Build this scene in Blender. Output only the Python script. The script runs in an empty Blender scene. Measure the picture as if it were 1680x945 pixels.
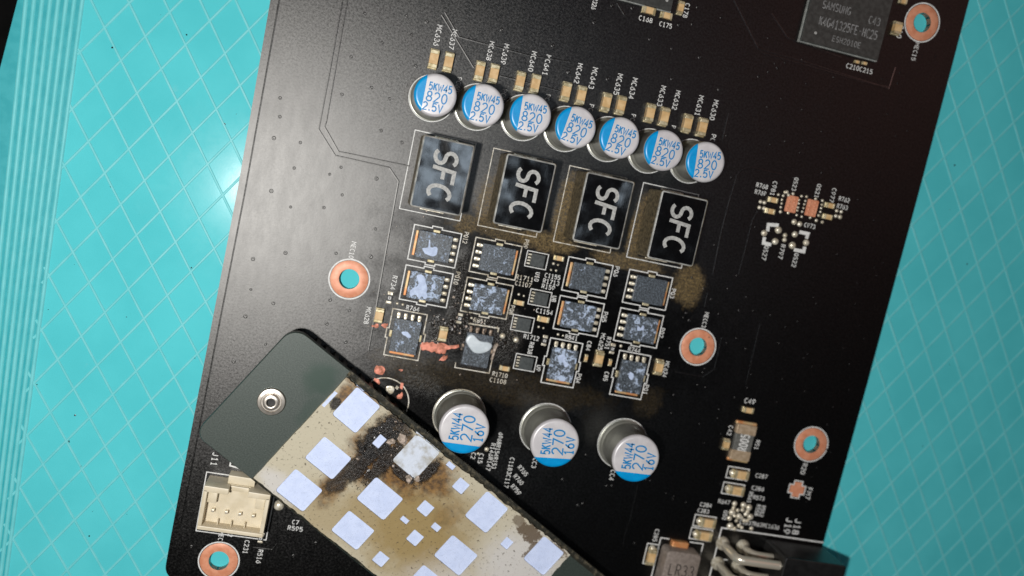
import bpy, math, random
from mathutils import Vector, Matrix
random.seed(7)
scene = bpy.context.scene
# One Blender unit is one millimetre. Board top surface is z = 0, camera straight above the origin.
scene.unit_settings.system = 'METRIC'
scene.unit_settings.scale_length = 0.001
scene.unit_settings.length_unit = 'MILLIMETERS'

# ------------------------------------------------------------------ camera
cam_data = bpy.data.cameras.new('camera')
cam = bpy.data.objects.new('camera', cam_data)
scene.collection.objects.link(cam)
scene.camera = cam
rt, up, bk = (0.96473, 0.21021, 0.15846), (-0.18781, 0.97141, -0.14525), (-0.18446, 0.11036, 0.97662)
cam.matrix_world = Matrix(((rt[0], up[0], bk[0], 0), (rt[1], up[1], bk[1], 0), (rt[2], up[2], bk[2], 179.0), (0, 0, 0, 1)))
cam_data.sensor_width = 36.0
cam_data.lens = 31.38
cam_data.clip_start = 5.0
cam_data.clip_end = 3000.0
cam_data.dof.use_dof = True
cam_data.dof.focus_distance = 172.5
cam_data.dof.aperture_fstop = 0.01

# ------------------------------------------------------------------ light
world = bpy.data.worlds.new('World')
scene.world = world
world.use_nodes = True
world.node_tree.nodes['Background'].inputs[0].default_value = (0.9, 0.95, 1.0, 1)
world.node_tree.nodes['Background'].inputs[1].default_value = 0.015

def lamp(name, loc, target, size, power, color, shape='DISK'):
    l = bpy.data.lights.new(name, 'AREA')
    l.shape = shape; l.size = size; l.energy = power; l.color = color
    o = bpy.data.objects.new(name, l)
    o.location = loc
    o.rotation_euler = (Vector(target) - Vector(loc)).to_track_quat('-Z', 'Y').to_euler()
    scene.collection.objects.link(o)
    return o
# bench lamp low on the left, and a dim warm panel added upper right for its reflection
lamp('bench_lamp', (-46, -25, 234), (-25, -15, 0), 15, 6.2e5, (1.0, 0.98, 0.95))
lamp('warm_reflection_panel', (330, 190, 420), (60, 30, 0), 260, 8e4, (1.0, 0.5, 0.44), 'SQUARE')
# pale bluish panel added overhead only to put a glint on the polished chokes
lamp('window_glint', (68, 0, 400), (22, -2, 0), 60, 7.5e4, (0.72, 0.86, 1.0), 'SQUARE')

scene.view_settings.view_transform = 'Standard'
scene.view_settings.look = 'None'
scene.view_settings.exposure = 0.0
scene.view_settings.gamma = 1.0
scene.view_settings.use_curve_mapping = False
scene.render.engine = 'CYCLES'
scene.cycles.use_denoising = True
scene.cycles.max_bounces = 6

# ------------------------------------------------------------------ measured layout (millimetres)
TEXTS = [('MC636', 8.88, 25.53, 'D', 4.22), ('MC637', 11.89, 25.5, 'D', 3.98), ('MC638', 19.52, 25.04, 'D', 3.86), ('MC639', 22.47, 25.11, 'D', 4.12), ('MC640', 28.14, 24.99, 'D', 4.12), ('MC641', 31.14, 24.97, 'D', 4.19), ('MC642', 37.78, 24.87, 'D', 4.13), ('MC643', 40.97, 24.64, 'D', 4.45), ('MC635', 46.31, 24.62, 'D', 4.45), ('MC634', 49.53, 24.53, 'D', 4.45), ('MC633', 55.74, 24.41, 'D', 4.33), ('MC632', 59.03, 24.31, 'D', 4.07), ('MC631', 64.1, 24.32, 'D', 4.33), ('MC630', 67.45, 24.17, 'D', 4.33), ('PC60', 14.66, 17.3, 'D', 3.02), ('PC6', 23.88, 17.37, 'D', 2.36), ('PC', 32.7, 18.82, 'D', 1.44), ('PC', 41.88, 18.86, 'D', 1.53), ('PC', 50.89, 18.87, 'D', 1.53), ('P', 59.75, 18.93, 'D', 0.66), ('PC', 68.65, 18.61, 'D', 1.65), ('PQ12', 22.32, -12.0, 'D', 2.45), ('PQ10', 22.26, -20.4, 'D', 2.75), ('PQ9', 34.73, -10.78, 'D', 1.93), ('PQ8', 34.73, -24.71, 'D', 2.09), ('PQ6', 54.74, -12.63, 'D', 2.33), ('PQ5', 54.48, -22.47, 'D', 2.33), ('PQ3', 67.93, -14.82, 'D', 2.17), ('PQ2', 67.58, -23.5, 'D', 2.24), ('PQ4', 51.88, -36.39, 'D', 2.25), ('PQ1', 67.0, -36.19, 'D', 2.29), ('R734', 9.97, -23.73, 'D', 3.01), ('MC628', 6.1, -31.26, 'D', 3.6), ('R764', 14.73, -28.17, 'R', 2.83), ('R851', 28.71, -28.18, 'R', 2.75), ('R1711', 35.96, -17.76, 'R', 3.88), ('C1107', 35.94, -19.02, 'R', 3.54), ('U10', 38.46, -16.97, 'D', 2.02), ('C1155', 41.63, -16.26, 'R', 3.45), ('R1713', 41.59, -17.47, 'R', 3.61), ('R159', 41.23, -18.6, 'R', 2.95), ('U8', 42.98, -20.77, 'D', 1.4), ('C1154', 41.56, -23.77, 'R', 3.73), ('R1712', 40.01, -29.6, 'R', 3.45), ('R838', 40.38, -31.83, 'D', 2.73), ('U9', 42.92, -35.7, 'D', 1.37), ('R841', 48.42, -28.11, 'R', 2.82), ('C84', 52.48, -29.16, 'D', 2.2), ('MC625', 55.03, -27.77, 'D', 3.79), ('R751', 56.43, -27.82, 'D', 2.82), ('R744', 62.45, -28.22, 'R', 2.86), ('C85', 57.68, -34.91, 'D', 2.13), ('MC624', 70.33, -31.07, 'D', 3.63), ('R1710', 35.2, -38.53, 'R', 3.35), ('C1108', 35.07, -39.86, 'R', 3.62), ('6968R154R153', 38.1, -54.64, 'D', 8.03), ('R146R147', 36.98, -56.19, 'D', 6.18), ('C15', 34.98, -56.85, 'D', 2.32), ('C2', 33.31, -56.54, 'D', 1.54), ('C1183C117', 41.63, -58.96, 'D', 6.85), ('R765', 44.44, -58.1, 'X', 2.84), ('R760', 43.94, -60.15, 'X', 2.84), ('R759', 43.85, -62.42, 'X', 2.84), ('CC3', 46.55, -56.03, 'D', 2.34), ('CC4', 64.02, -55.99, 'D', 2.51), ('MEC10', 0.72, -18.88, 'D', 3.54), ('MECC3', 76.41, -19.02, 'D', 3.45), ('C49', 90.98, -34.71, 'R', 2.74), ('C42', 88.05, -41.88, 'D', 2.37), ('R51', 95.13, -44.04, 'D', 2.31), ('C287', 97.99, -50.88, 'R', 2.97), ('C286', 97.9, -53.81, 'R', 3.11), ('R573', 98.69, -55.91, 'R', 2.83), ('R561', 96.58, -56.09, 'D', 2.74), ('R647', 90.8, -58.04, 'R', 2.97), ('C284', 86.79, -59.39, 'R', 2.87), ('C283', 86.54, -60.81, 'R', 2.83), ('C285', 77.05, -67.92, 'D', 2.97), ('C1637R639C1636', 100.44, -61.99, 'R', 9.82), ('J19', 107.29, -61.27, 'D', 3.95), ('J18', 109.47, -61.18, 'D', 3.91), ('R20', 107.52, -47.66, 'D', 2.74), ('FM7', 110.21, -53.07, 'D', 2.93), ('Q50', 91.79, -60.99, 'D', 2.28), ('R558', 99.1, -58.73, 'D', 2.74), ('R552', 100.32, -58.79, 'D', 2.77), ('R768', 81.73, 11.23, 'R', 2.84), ('R769', 81.75, 9.78, 'R', 2.68), ('C981', 84.42, 11.27, 'D', 3.17), ('QS23', 88.93, 13.15, 'D', 2.95), ('QS21', 94.36, 12.84, 'D', 3.08), ('C977', 97.99, 12.67, 'D', 3.17), ('R762', 100.79, 12.32, 'R', 2.68), ('R763', 100.8, 10.71, 'R', 2.68), ('C973', 94.55, 5.26, 'R', 2.68), ('QS27', 86.04, -2.37, 'D', 3.27), ('R797', 89.67, -1.38, 'D', 3.31), ('QS22', 93.18, -2.57, 'D', 3.17), ('C210C215', 96.75, 39.55, 'R', 6.29), ('MEC15', 108.25, 45.9, 'D', 3.91), ('C168', 48.93, 38.37, 'R', 3.02), ('C175', 53.27, 38.25, 'R', 2.8), ('C178', 56.82, 42.03, 'D', 3.02), ('R326', 37.97, 38.8, 'D', 2.36), ('C10', 103.66, 49.01, 'D', 2.84), ('J11', -18.03, -65.53, 'D', 2.93), ('R595', 0.14, -77.62, 'R', 3.19), ('MEC1', -14.1, -81.64, 'D', 2.76), ('C2', -12.35, -80.61, 'D', 1.3), ('C231', -8.82, -82.93, 'D', 3.04), ('R516', -5.85, -84.56, 'D', 3.15), ('C7', -0.05, -76.28, 'R', 1.45)]
CHIP_ROW = [(8.95, 20.88), (11.87, 20.94), (18.16, 20.7), (21.02, 20.81), (26.42, 20.59), (29.51, 20.74), (35.93, 20.69), (39.11, 20.64), (44.46, 20.48), (47.57, 20.58), (53.9, 20.44), (57.05, 20.39), (62.17, 20.13), (65.49, 20.1)]
CHIPS = [(42.07, -12.29, 'H', 1.9, 1.0, 't'), (35.87, -22.9, 'H', 1.9, 1.0, 't'), (41.64, -25.32, 'H', 2.2, 1.15, 't'), (35.86, -36.94, 'H', 1.9, 1.0, 't'), (52.41, -31.82, 'V', 1.4, 0.7, 't'), (55.04, -31.35, 'V', 2.9, 1.75, 't'), (57.77, -31.79, 'V', 1.3, 0.7, 't'), (68.42, -30.83, 'V', 2.9, 1.7, 't'), (8.33, -30.75, 'V', 2.6, 1.7, 't'), (21.72, -32.15, 'V', 2.6, 1.7, 't'), (9.72, -26.88, 'V', 2.1, 1.1, 'r'), (57.6, -28.78, 'V', 1.9, 1.0, 'r'), (42.86, -29.72, 'V', 1.9, 1.0, 'r'), (90.88, -36.63, 'H', 2.2, 1.2, 't'), (87.77, -45.04, 'V', 2.2, 1.3, 't'), (92.78, -51.16, 'H', 3.4, 1.9, 'b'), (92.65, -54.85, 'H', 3.4, 1.9, 'b'), (87.93, -63.16, 'H', 3.4, 1.9, 'b'), (87.81, -66.19, 'H', 3.4, 1.9, 'b'), (76.91, -72.74, 'V', 3.4, 1.7, 'b'), (49.1, 40.06, 'H', 2.5, 1.3, 't'), (52.87, 39.96, 'H', 2.2, 1.2, 't'), (55.38, 42.17, 'V', 2.4, 1.2, 't'), (95.74, 40.73, 'H', 1.1, 0.6, 't'), (97.48, 40.85, 'H', 1.1, 0.6, 't'), (102.46, 49.37, 'V', 2.4, 1.7, 't'), (102.41, 55.02, 'H', 1.6, 1.0, 't'), (84.77, 8.86, 'H', 1.9, 1.1, 't'), (84.71, 6.42, 'H', 1.9, 1.1, 't'), (97.71, 10.37, 'H', 1.9, 1.1, 't'), (97.86, 7.92, 'H', 1.9, 1.1, 't'), (-6.26, -80.55, 'V', 1.8, 1.0, 'r'), (24.48, -28.39, 'V', 1.8, 1.0, 'r')]
DOTS = [(41.24, -13.61, 0.3), (42.24, -13.71, 0.22), (41.01, -15.01, 0.22), (42.09, -14.94, 0.26), (35.49, -21.25, 0.28), (36.58, -21.37, 0.22), (41.06, -27.15, 0.25), (42.09, -27.2, 0.22), (36.95, -30.68, 0.62), (45.46, -27.95, 0.28), (46.56, -28.0, 0.22), (59.37, -27.93, 0.35), (33.99, -30.37, 0.6), (11.47, -27.75, 0.3), (12.6, -27.75, 0.3), (26.86, -27.89, 0.25), (35.81, -54.72, 0.5), (34.22, -55.9, 0.3), (82.24, 7.97, 0.42), (83.15, 7.97, 0.42), (82.28, 6.73, 0.42), (83.35, 6.77, 0.42), (99.77, 9.65, 0.4), (100.86, 9.66, 0.4), (99.85, 8.51, 0.4), (100.88, 8.51, 0.5), (90.81, 5.36, 0.62), (92.16, 5.18, 0.6), (84.76, 1.66, 0.7), (87.72, 2.94, 0.8), (87.67, 0.44, 0.75), (89.51, 2.18, 0.5), (89.63, 1.18, 0.5), (91.65, 2.8, 0.68), (91.72, 0.39, 0.8), (94.66, 1.58, 0.72), (93.35, -58.06, 0.6), (95.49, -58.05, 0.7), (96.92, -58.4, 0.75), (93.26, -60.11, 0.8), (95.1, -60.76, 0.7), (92.96, -61.54, 0.6), (96.59, -60.07, 0.55), (97.81, -60.5, 0.7), (93.61, -63.31, 0.8), (95.7, -62.91, 0.5), (96.66, -61.6, 0.5), (98.75, -63.16, 0.5), (93.37, -59.07, 0.45), (94.43, -59.47, 0.45), (95.55, -59.21, 0.5), (96.82, -59.48, 0.5), (94.06, -60.82, 0.45), (95.88, -61.02, 0.4), (97.35, -61.5, 0.45), (94.81, -61.87, 0.4), (96.47, -63.26, 0.4), (94.82, -63.74, 0.5), (87.53, 11.14, 0.4), (88.1, 10.6, 0.35), (97.16, 6.61, 0.35), (-3.97, -73.19, 1.1)]
FOOT = [(89.21, 8.91), (93.95, 9.02)]
FOOT_PADS = [(86.89, 9.36, 0.45), (87.01, 8.59, 0.45), (87.02, 7.77, 0.45), (87.19, 6.82, 0.6), (90.72, 10.08, 0.42), (90.82, 9.36, 0.42), (90.85, 8.51, 0.45), (90.89, 7.86, 0.45), (92.13, 10.19, 0.42), (92.1, 9.44, 0.42), (92.12, 8.64, 0.42), (92.05, 7.83, 0.42), (96.05, 10.19, 0.45), (96.1, 9.47, 0.45), (96.12, 8.67, 0.45), (95.97, 7.84, 0.5), (87.15, 11.06, 0.6), (85.79, 10.24, 0.5), (89.0, 11.1, 0.55), (91.04, 11.0, 0.5), (92.16, 11.13, 0.5), (94.34, 11.11, 0.55), (95.95, 11.1, 0.5), (88.97, 6.93, 0.55), (91.0, 6.89, 0.45), (92.19, 6.79, 0.45), (94.17, 6.98, 0.5), (95.71, 6.66, 0.6), (86.94, 10.22, 0.5)]
BRACKETS = [[(85.41, 2.18), (85.23, 3.61), (87.52, 3.95)], [(85.05, 0.85), (85.15, -0.41), (86.97, -0.44)], [(92.55, 3.51), (94.59, 3.52), (94.51, 2.42)], [(94.57, 0.68), (94.63, -0.39), (92.32, -0.45)]]
DRIVERS = [[37.61, -13.62], [40.02, -21.21], [37.56, -27.14], [39.9, -35.07]]
PASTE = [(26.6, -31.87), (27.03, -31.22), (27.72, -31.04), (28.46, -31.44), (29.31, -32.02), (30.3, -32.09), (31.27, -32.03), (32.11, -32.5), (31.9, -33.44), (31.15, -34.15), (30.03, -34.65), (28.91, -34.72), (27.99, -34.23), (27.16, -33.4), (26.54, -32.61)]
PASTE_SIDE = [(32.6, -32.75), (32.94, -32.02), (33.45, -32.09), (33.27, -32.79), (33.16, -33.8), (33.04, -35.15), (32.86, -35.85), (32.55, -35.57), (32.63, -34.4), (32.58, -33.41)]
BARE_COPPER = [[(17.83, -34.89), (18.63, -34.5), (19.31, -34.7), (19.87, -34.27), (20.87, -34.42), (21.92, -34.06), (23.27, -34.31), (24.87, -34.18), (25.54, -33.89), (25.36, -34.59), (24.18, -34.8), (23.31, -35.29), (23.01, -36.17), (21.91, -36.36), (20.91, -36.22), (19.97, -36.34), (19.12, -36.13), (18.43, -36.29), (17.86, -35.87)], [(22.65, -36.81), (23.48, -36.49), (23.55, -37.22), (22.99, -37.65), (22.03, -37.74)], [(9.7, -41.13), (11.35, -41.11), (11.59, -42.7), (9.65, -42.5)], [(9.88, -43.69), (11.13, -44.02), (11.03, -44.85), (9.95, -44.36)], [(15.32, -43.69), (15.97, -43.85), (16.0, -45.09), (15.45, -44.77)], [(15.3, -46.31), (16.1, -45.62), (16.11, -47.0), (15.33, -47.13)], [(7.44, -33.16), (8.5, -32.56), (8.72, -33.05), (7.88, -33.4)], [(9.28, -32.54), (10.57, -32.17), (10.27, -32.9), (9.7, -33.06)], [(14.41, -41.11), (15.12, -40.93), (15.04, -41.33)]]
FLAKES = [[(14.14, -15.75), (15.11, -15.37), (15.04, -13.99), (15.32, -13.8), (15.6, -15.19), (16.84, -14.81), (17.12, -15.55), (17.08, -16.62), (15.95, -16.9), (14.85, -16.66)], [(14.11, -21.45), (14.92, -20.89), (15.66, -21.28), (16.27, -22.36), (16.79, -23.59), (16.69, -24.41), (17.1, -25.13), (16.57, -25.77), (15.9, -25.1), (15.55, -25.97), (14.74, -25.19), (13.77, -25.64), (13.34, -24.79), (13.95, -23.87), (14.63, -23.34), (14.83, -22.37)], [(17.44, -22.66), (18.0, -22.42), (18.21, -23.05), (17.8, -23.39)], [(13.43, -33.05), (14.59, -32.92), (15.39, -33.63), (15.09, -34.1), (13.81, -33.66)], [(46.15, -32.23), (47.19, -31.79), (47.91, -32.16), (47.83, -32.93), (48.7, -33.41), (48.75, -34.16), (48.14, -34.27), (47.4, -33.26), (46.44, -32.93)], [(62.25, -32.9), (63.09, -33.13), (63.4, -33.85), (62.91, -34.57), (62.29, -33.92)], [(61.72, -22.92), (62.32, -23.43), (62.73, -22.49), (63.19, -23.11), (62.71, -23.73), (61.78, -23.84)]]
CAP_RING = ((12.76, -48.26), 5.51)
RING_PAD = (13.47, -45.53)
RING_PLUS = (14.81, -44.88)
VIAS = [(-5.54, 26.18), (-1.32, 21.67), (-6.53, 17.75), (3.89, 24.4), (-1.67, 12.9), (6.22, 27.55), (5.83, 18.78), (2.23, 27.65), (-18.11, 7.13), (-6.94, 10.36), (2.13, 11.58), (-12.91, -0.33), (-6.37, -5.14), (-13.18, -5.39), (-16.62, -10.63), (-12.5, -12.92), (6.09, 3.86), (1.68, 5.24), (2.64, -4.08), (-3.27, -8.58), (4.33, -13.85), (-4.5, -3.36), (-6.26, -11.74), (-17.55, 3.66), (-17.91, -0.56), (-11.85, -21.97), (-17.69, -24.36), (-11.94, -21.93), (-17.05, -30.36), (-12.37, -32.25), (-17.16, -35.81), (2.36, -30.91), (-1.45, -34.41), (-12.4, -40.67), (-2.3, -20.15), (4.52, -19.48), (-1.72, -29.5), (2.83, -37.39), (-17.82, -45.15), (6.29, 27.6), (3.9, 24.34), (5.77, 18.83), (20.85, 29.54), (31.53, 28.96), (35.79, 24.64), (4.83, -80.24), (-19.44, -84.45), (0.84, -83.62), (57.15, 28.25), (67.53, 28.44), (35.87, 24.75), (44.0, 25.2), (41.52, 39.31), (45.77, 39.91), (38.75, 35.32), (50.74, 34.79), (58.96, 43.28), (58.73, 39.79), (55.99, 39.01), (61.87, 33.78), (75.26, 32.92), (64.41, 42.48), (55.72, 34.13), (83.58, -15.61), (87.21, -23.47), (71.97, -18.38), (73.03, -19.77), (76.67, -14.42), (53.52, -58.8), (63.51, -58.69), (64.68, -58.46), (59.14, -63.38), (58.17, -63.89), (72.71, -70.48), (63.92, -53.61), (57.35, -52.56), (53.54, -58.76)]
TRACES = [[(-10.07, 27.72), (-9.94, 14.03), (-9.97, 2.92), (-5.99, -1.34), (4.7, -1.44), (6.96, -3.65), (7.26, -18.78), (7.72, -38.27)], [(-9.16, 27.94), (-9.03, 18.15), (-8.84, 4.61), (-8.97, 3.63), (-5.5, -0.46), (8.54, -0.33)], [(9.34, 30.14), (12.97, 26.26), (17.27, 26.15), (26.77, 25.99), (35.73, 26.69)], [(8.83, 29.51), (17.02, 21.16)], [(22.33, 20.86), (34.93, 20.68)], [(81.4, -8.13), (81.53, 3.92), (82.14, 5.9)], [(75.54, 7.95), (75.71, 12.17), (76.58, 13.66), (78.61, 14.49), (85.71, 14.44)], [(70.73, 24.25), (70.83, 18.8)], [(75.44, 7.98), (75.3, -0.09), (75.68, -9.12)], [(75.52, -13.17), (75.61, -16.33)], [(81.02, -22.06), (81.16, -29.21), (78.92, -31.34), (72.46, -31.33)], [(88.88, -17.26), (89.1, -31.19)], [(70.28, -57.28), (70.37, -64.87), (69.97, -68.89), (70.24, -71.58)], [(66.18, 46.45), (73.7, 38.39), (82.31, 38.2), (104.36, 37.1), (104.63, 41.74)], [(74.76, 45.81), (79.44, 41.97), (92.17, 40.8)], [(104.59, 37.43), (100.82, 37.14), (74.47, 37.74)], [(42.42, 40.03), (44.5, 38.09)], [(-3.93, -75.13), (-2.83, -81.28), (-3.58, -82.81), (-7.38, -82.88)]]
CAPS_UPPER = [(10.16, 13.53, -1), (19.14, 13.81, 0), (28.62, 13.81, -3), (37.59, 13.56, 5), (46.69, 13.48, 5), (55.72, 13.02, 1), (64.91, 12.89, -7)]
CAPS_LOWER = [(28.62, -48.45, 0), (47.28, -48.29, 0), (64.7, -48.72, 0)]
RINGS = [(1.19, -24.72), (108.11, 52.0), (76.22, -25.03), (107.79, -41.86), (-13.64, -86.61)]
PAD_SQUARES = [(13.26, 9.45, 6.16, 7.31), (15.65, -1.32, 7.12, 5.79), (28.55, 10.04, 6.3, 7.4), (20.91, 7.67, 1.76, 2.52), (35.13, 13.13, 1.91, 1.1), (28.97, -1.07, 7.36, 5.95), (29.32, -9.39, 6.86, 5.45), (39.59, 11.32, 2.74, 2.64), (37.34, 3.24, 2.75, 2.62), (35.77, -1.22, 1.84, 1.09), (41.69, 1.68, 1.92, 1.38), (39.96, -2.72, 2.7, 2.68), (37.66, -10.41, 2.67, 2.58), (47.47, 10.61, 6.15, 6.9), (48.94, -0.2, 7.23, 5.81), (55.3, 8.41, 2.02, 2.13), (63.23, 11.33, 6.05, 6.49), (48.32, -8.67, 6.44, 5.82), (15.77, -9.84, 7.06, 5.9)]
PLATE_POS = (-8.92, -50.19, -31.14)
# stains and wear with a shape of their own: (x, y, radius x, radius y, strength)
OFS = lambda L: [(x - 47, y + 15, a, b, s) for x, y, a, b, s in L]
STAIN_BROWN = OFS([(25.5, -4.5, 3.0, 7.0, 0.75), (22.0, -9.3, 4.0, 2.2, 0.7), (41.3, -3.0, 2.6, 9.0, 1.0), (39.0, -9.5, 7.0, 2.4, 1.0), (57.2, -3.5, 2.2, 8.0, 0.9), (57.0, -10.2, 9.0, 2.0, 0.85), (71.0, -12.5, 4.2, 5.0, 0.95),
   (30.0, -9.6, 8.0, 1.6, 0.6), (20.0, -40.5, 10.0, 4.0, 0.16), (40.0, -40.5, 22.0, 4.5, 0.13), (68.0, -38.5, 4.0, 4.0, 0.15), (14.0, -39.5, 6.0, 3.0, 0.18)])
STAIN_SOOT = OFS([(23.0, -22.0, 1.8, 9.0, 0.8), (25.0, -30.0, 4.0, 5.0, 1.0), (35.0, -30.5, 4.0, 6.0, 0.9), (20.0, -44.0, 5.0, 3.0, 0.25), (29.0, -28.0, 6.0, 2.2, 0.8), (21.0, -32.0, 3.0, 4.0, 0.6)])
PAD_TAN = [(38, -1, 17, 14, 1.0), (22, -10, 9, 7, 0.6), (30, -6, 10, 8, 0.8), (44, 6, 8, 7, 0.6)]
PAD_GREY = [(62, 6, 12, 12, 1.0), (56, -8, 14, 9, 0.8), (12, -11.5, 6, 3, 0.9)]
PAD_BROWN = [(22, 6, 6.5, 10, 1.0), (28, 6, 9, 5.5, 0.95), (34, 9, 5.5, 6, 0.9), (10, 10.5, 2.5, 2.8, 0.9), (20, -4, 3.2, 7, 0.85), (42, 5, 4, 4, 0.35), (12, 13.2, 6, 1.0, 0.7)]
PAD_CHAR = [(20.7, 8.0, 3.6, 8.0, 1.0), (21.3, 1.5, 2.4, 5.5, 0.95), (24.5, 5.0, 2.2, 7.0, 0.95), (28.8, 5.6, 4.5, 1.2, 0.95), (32.6, 9.5, 1.4, 4.0, 0.95), (9.3, 7.9, 1.3, 1.5, 0.95), (22, 12.6, 4, 1.6, 0.8), (20.3, -2.0, 2.2, 6.0, 0.85)]
PLATE_GREEN = [(4.2, 9.5, 4.0, 4.5, 0.9), (6.5, 4, 1.8, 5, 0.5)]
STAIN_FILM = OFS([(44, -26, 42, 21, 0.93), (26, -46, 24, 13, 0.85), (34, -11, 30, 8, 0.8)])
PAD_FLAKE = [(57.5, 13.2, 3.0, 2.0, 0.9), (60.5, 10.5, 1.2, 3.0, 0.8), (64.5, 14.2, 3.0, 1.2, 0.8), (54, 13.5, 2, 1.2, 0.7)]
STAIN_PALE = OFS([(18.0, -42.5, 3.5, 3.0, 0.8), (22.5, -44.0, 2.5, 3.2, 0.7), (22.8, -26.0, 1.6, 4.0, 0.6), (26.0, -29.0, 2.5, 1.2, 0.7), (35.0, -35.5, 1.6, 2.0, 0.5)])

# ------------------------------------------------------------------ helpers
class MB:
    """Collects vertices and faces of ONE mesh."""
    def __init__(s): s.v = []; s.f = []
    def add(s, vs, fs):
        k = len(s.v); s.v += [tuple(p) for p in vs]; s.f += [tuple(i + k for i in q) for q in fs]; return s
    def loft(s, rings, cap0=True, cap1=True):
        n = len(rings[0]); vs = [p for r in rings for p in r]; fs = []
        for a in range(len(rings) - 1):
            for i in range(n):
                j = (i + 1) % n
                fs.append((a*n + i, a*n + j, (a+1)*n + j, (a+1)*n + i))
        if cap0: fs.append(tuple(reversed(range(n))))
        if cap1: fs.append(tuple((len(rings)-1)*n + i for i in range(n)))
        return s.add(vs, fs)
    def rbox(s, cx, cy, w, h, z0, z1, r=0.0, bev=0.0, n=3, taper=0.0):
        lv = [(z0, 0.0)]
        if bev > 0:
            lv += [(z1 - bev, taper), (z1 - bev*0.3, taper + bev*0.3), (z1, taper + bev)]
        else: lv += [(z1, taper)]
        return s.loft([[(x, y, z) for x, y in rrect(cx, cy, w - 2*i, h - 2*i, max(r - i*0.5, 0.02) if r else 0, n)] for z, i in lv])
    def lathe(s, prof, n=32, cx=0, cy=0, cap0=False, cap1=False):
        rings = [[(cx + r*math.cos(2*math.pi*i/n), cy + r*math.sin(2*math.pi*i/n), z) for i in range(n)] for r, z in prof]
        return s.loft(rings, cap0, cap1)
    def tube(s, pts, r, n=10):
        P = [Vector(p) for p in pts]; rings = []
        for i, p in enumerate(P):
            d = (P[min(i+1, len(P)-1)] - P[max(i-1, 0)]).normalized()
            a = d.orthogonal().normalized() if i == 0 else (rings_a - d * rings_a.dot(d)).normalized()
            rings_a = a; b = d.cross(a)
            rr = r[i] if isinstance(r, (list, tuple)) else r
            rings.append([tuple(p + a*rr*math.cos(2*math.pi*k/n) + b*rr*math.sin(2*math.pi*k/n)) for k in range(n)])
        return s.loft(rings)
    def ribbon(s, pts, w, z=0.0, ridge=0.0, closed=False):
        P = [Vector((p[0], p[1])) for p in pts]
        if closed and (P[0] - P[-1]).length < 1e-6: P.pop()
        n = len(P); L = []; Rr = []
        for i in range(n):
            if closed: a, b = P[i-1], P[(i+1) % n]
            else: a, b = P[max(i-1, 0)], P[min(i+1, n-1)]
            d0 = (P[i] - a); d1 = (b - P[i])
            if d0.length < 1e-9: d0 = d1
            if d1.length < 1e-9: d1 = d0
            d0 = d0.normalized(); d1 = d1.normalized()
            t = (d0 + d1)
            t = t.normalized() if t.length > 1e-6 else d0
            nn = Vector((-t.y, t.x)); c = max(abs(nn.dot(Vector((-d0.y, d0.x)))), 0.5)
            L.append(P[i] + nn*w/2/c); Rr.append(P[i] - nn*w/2/c)
        m = n if closed else n - 1
        if ridge:
            vs = []
            for i in range(n): vs += [(L[i].x, L[i].y, z), (P[i].x, P[i].y, z + ridge), (Rr[i].x, Rr[i].y, z)]
            fs = []
            for i in range(m):
                j = (i + 1) % n
                fs += [(3*i+1, 3*i, 3*j, 3*j+1), (3*i+2, 3*i+1, 3*j+1, 3*j+2)]
        else:
            vs = []
            for i in range(n): vs += [(L[i].x, L[i].y, z), (Rr[i].x, Rr[i].y, z)]
            fs = [(2*i, 2*i+1, 2*((i+1) % n)+1, 2*((i+1) % n)) for i in range(m)]
        return s.add(vs, fs)
    def lump(s, x, y, z, r, flat=0.6, jag=0.35):
        g = (1 + 5**0.5)/2
        V = [(-1,g,0),(1,g,0),(-1,-g,0),(1,-g,0),(0,-1,g),(0,1,g),(0,-1,-g),(0,1,-g),(g,0,-1),(g,0,1),(-g,0,-1),(-g,0,1)]
        F = [(0,11,5),(0,5,1),(0,1,7),(0,7,10),(0,10,11),(1,5,9),(5,11,4),(11,10,2),(10,7,6),(7,1,8),(3,9,4),(3,4,2),(3,2,6),(3,6,8),(3,8,9),(4,9,5),(2,4,11),(6,2,10),(8,6,7),(9,8,1)]
        a = random.random()*6.28; ca, sa = math.cos(a), math.sin(a); vs = []
        ex = random.uniform(0.7, 1.5)
        for p in V:
            k = r/1.9*(1 + random.uniform(-jag, jag)); px, py = p[0]*k*ex, p[1]*k
            vs.append((x + px*ca - py*sa, y + px*sa + py*ca, z + max(p[2]*k*flat, -0.05)))
        return s.add(vs, F)
    def dome(s, x, y, z, r, h, n=10):
        return s.lathe([(r, 0+z), (r*0.92, z+h*0.45), (r*0.62, z+h*0.85), (r*0.2, z+h)], n, x, y, False, True)

def rrect(cx, cy, w, h, r=0.0, n=3):
    if r <= 0: return [(cx-w/2, cy-h/2), (cx+w/2, cy-h/2), (cx+w/2, cy+h/2), (cx-w/2, cy+h/2)]
    r = min(r, w/2.01, h/2.01); out = []
    for sx, sy, a0 in ((1, -1, -90), (1, 1, 0), (-1, 1, 90), (-1, -1, 180)):
        for i in range(n + 1):
            a = math.radians(a0 + 90*i/n)
            out.append((cx + sx*(w/2 - r) + r*math.cos(a), cy + sy*(h/2 - r) + r*math.sin(a)))
    return out

def make_mesh(name, mb, mat, smooth=None):
    me = bpy.data.meshes.new(name)
    me.from_pydata(mb.v, [], mb.f)
    me.validate(); me.materials.append(mat)
    if smooth is not None:
        for p in me.polygons: p.use_smooth = True
        me.set_sharp_from_angle(angle=math.radians(smooth))
    me.update()
    return me

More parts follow.
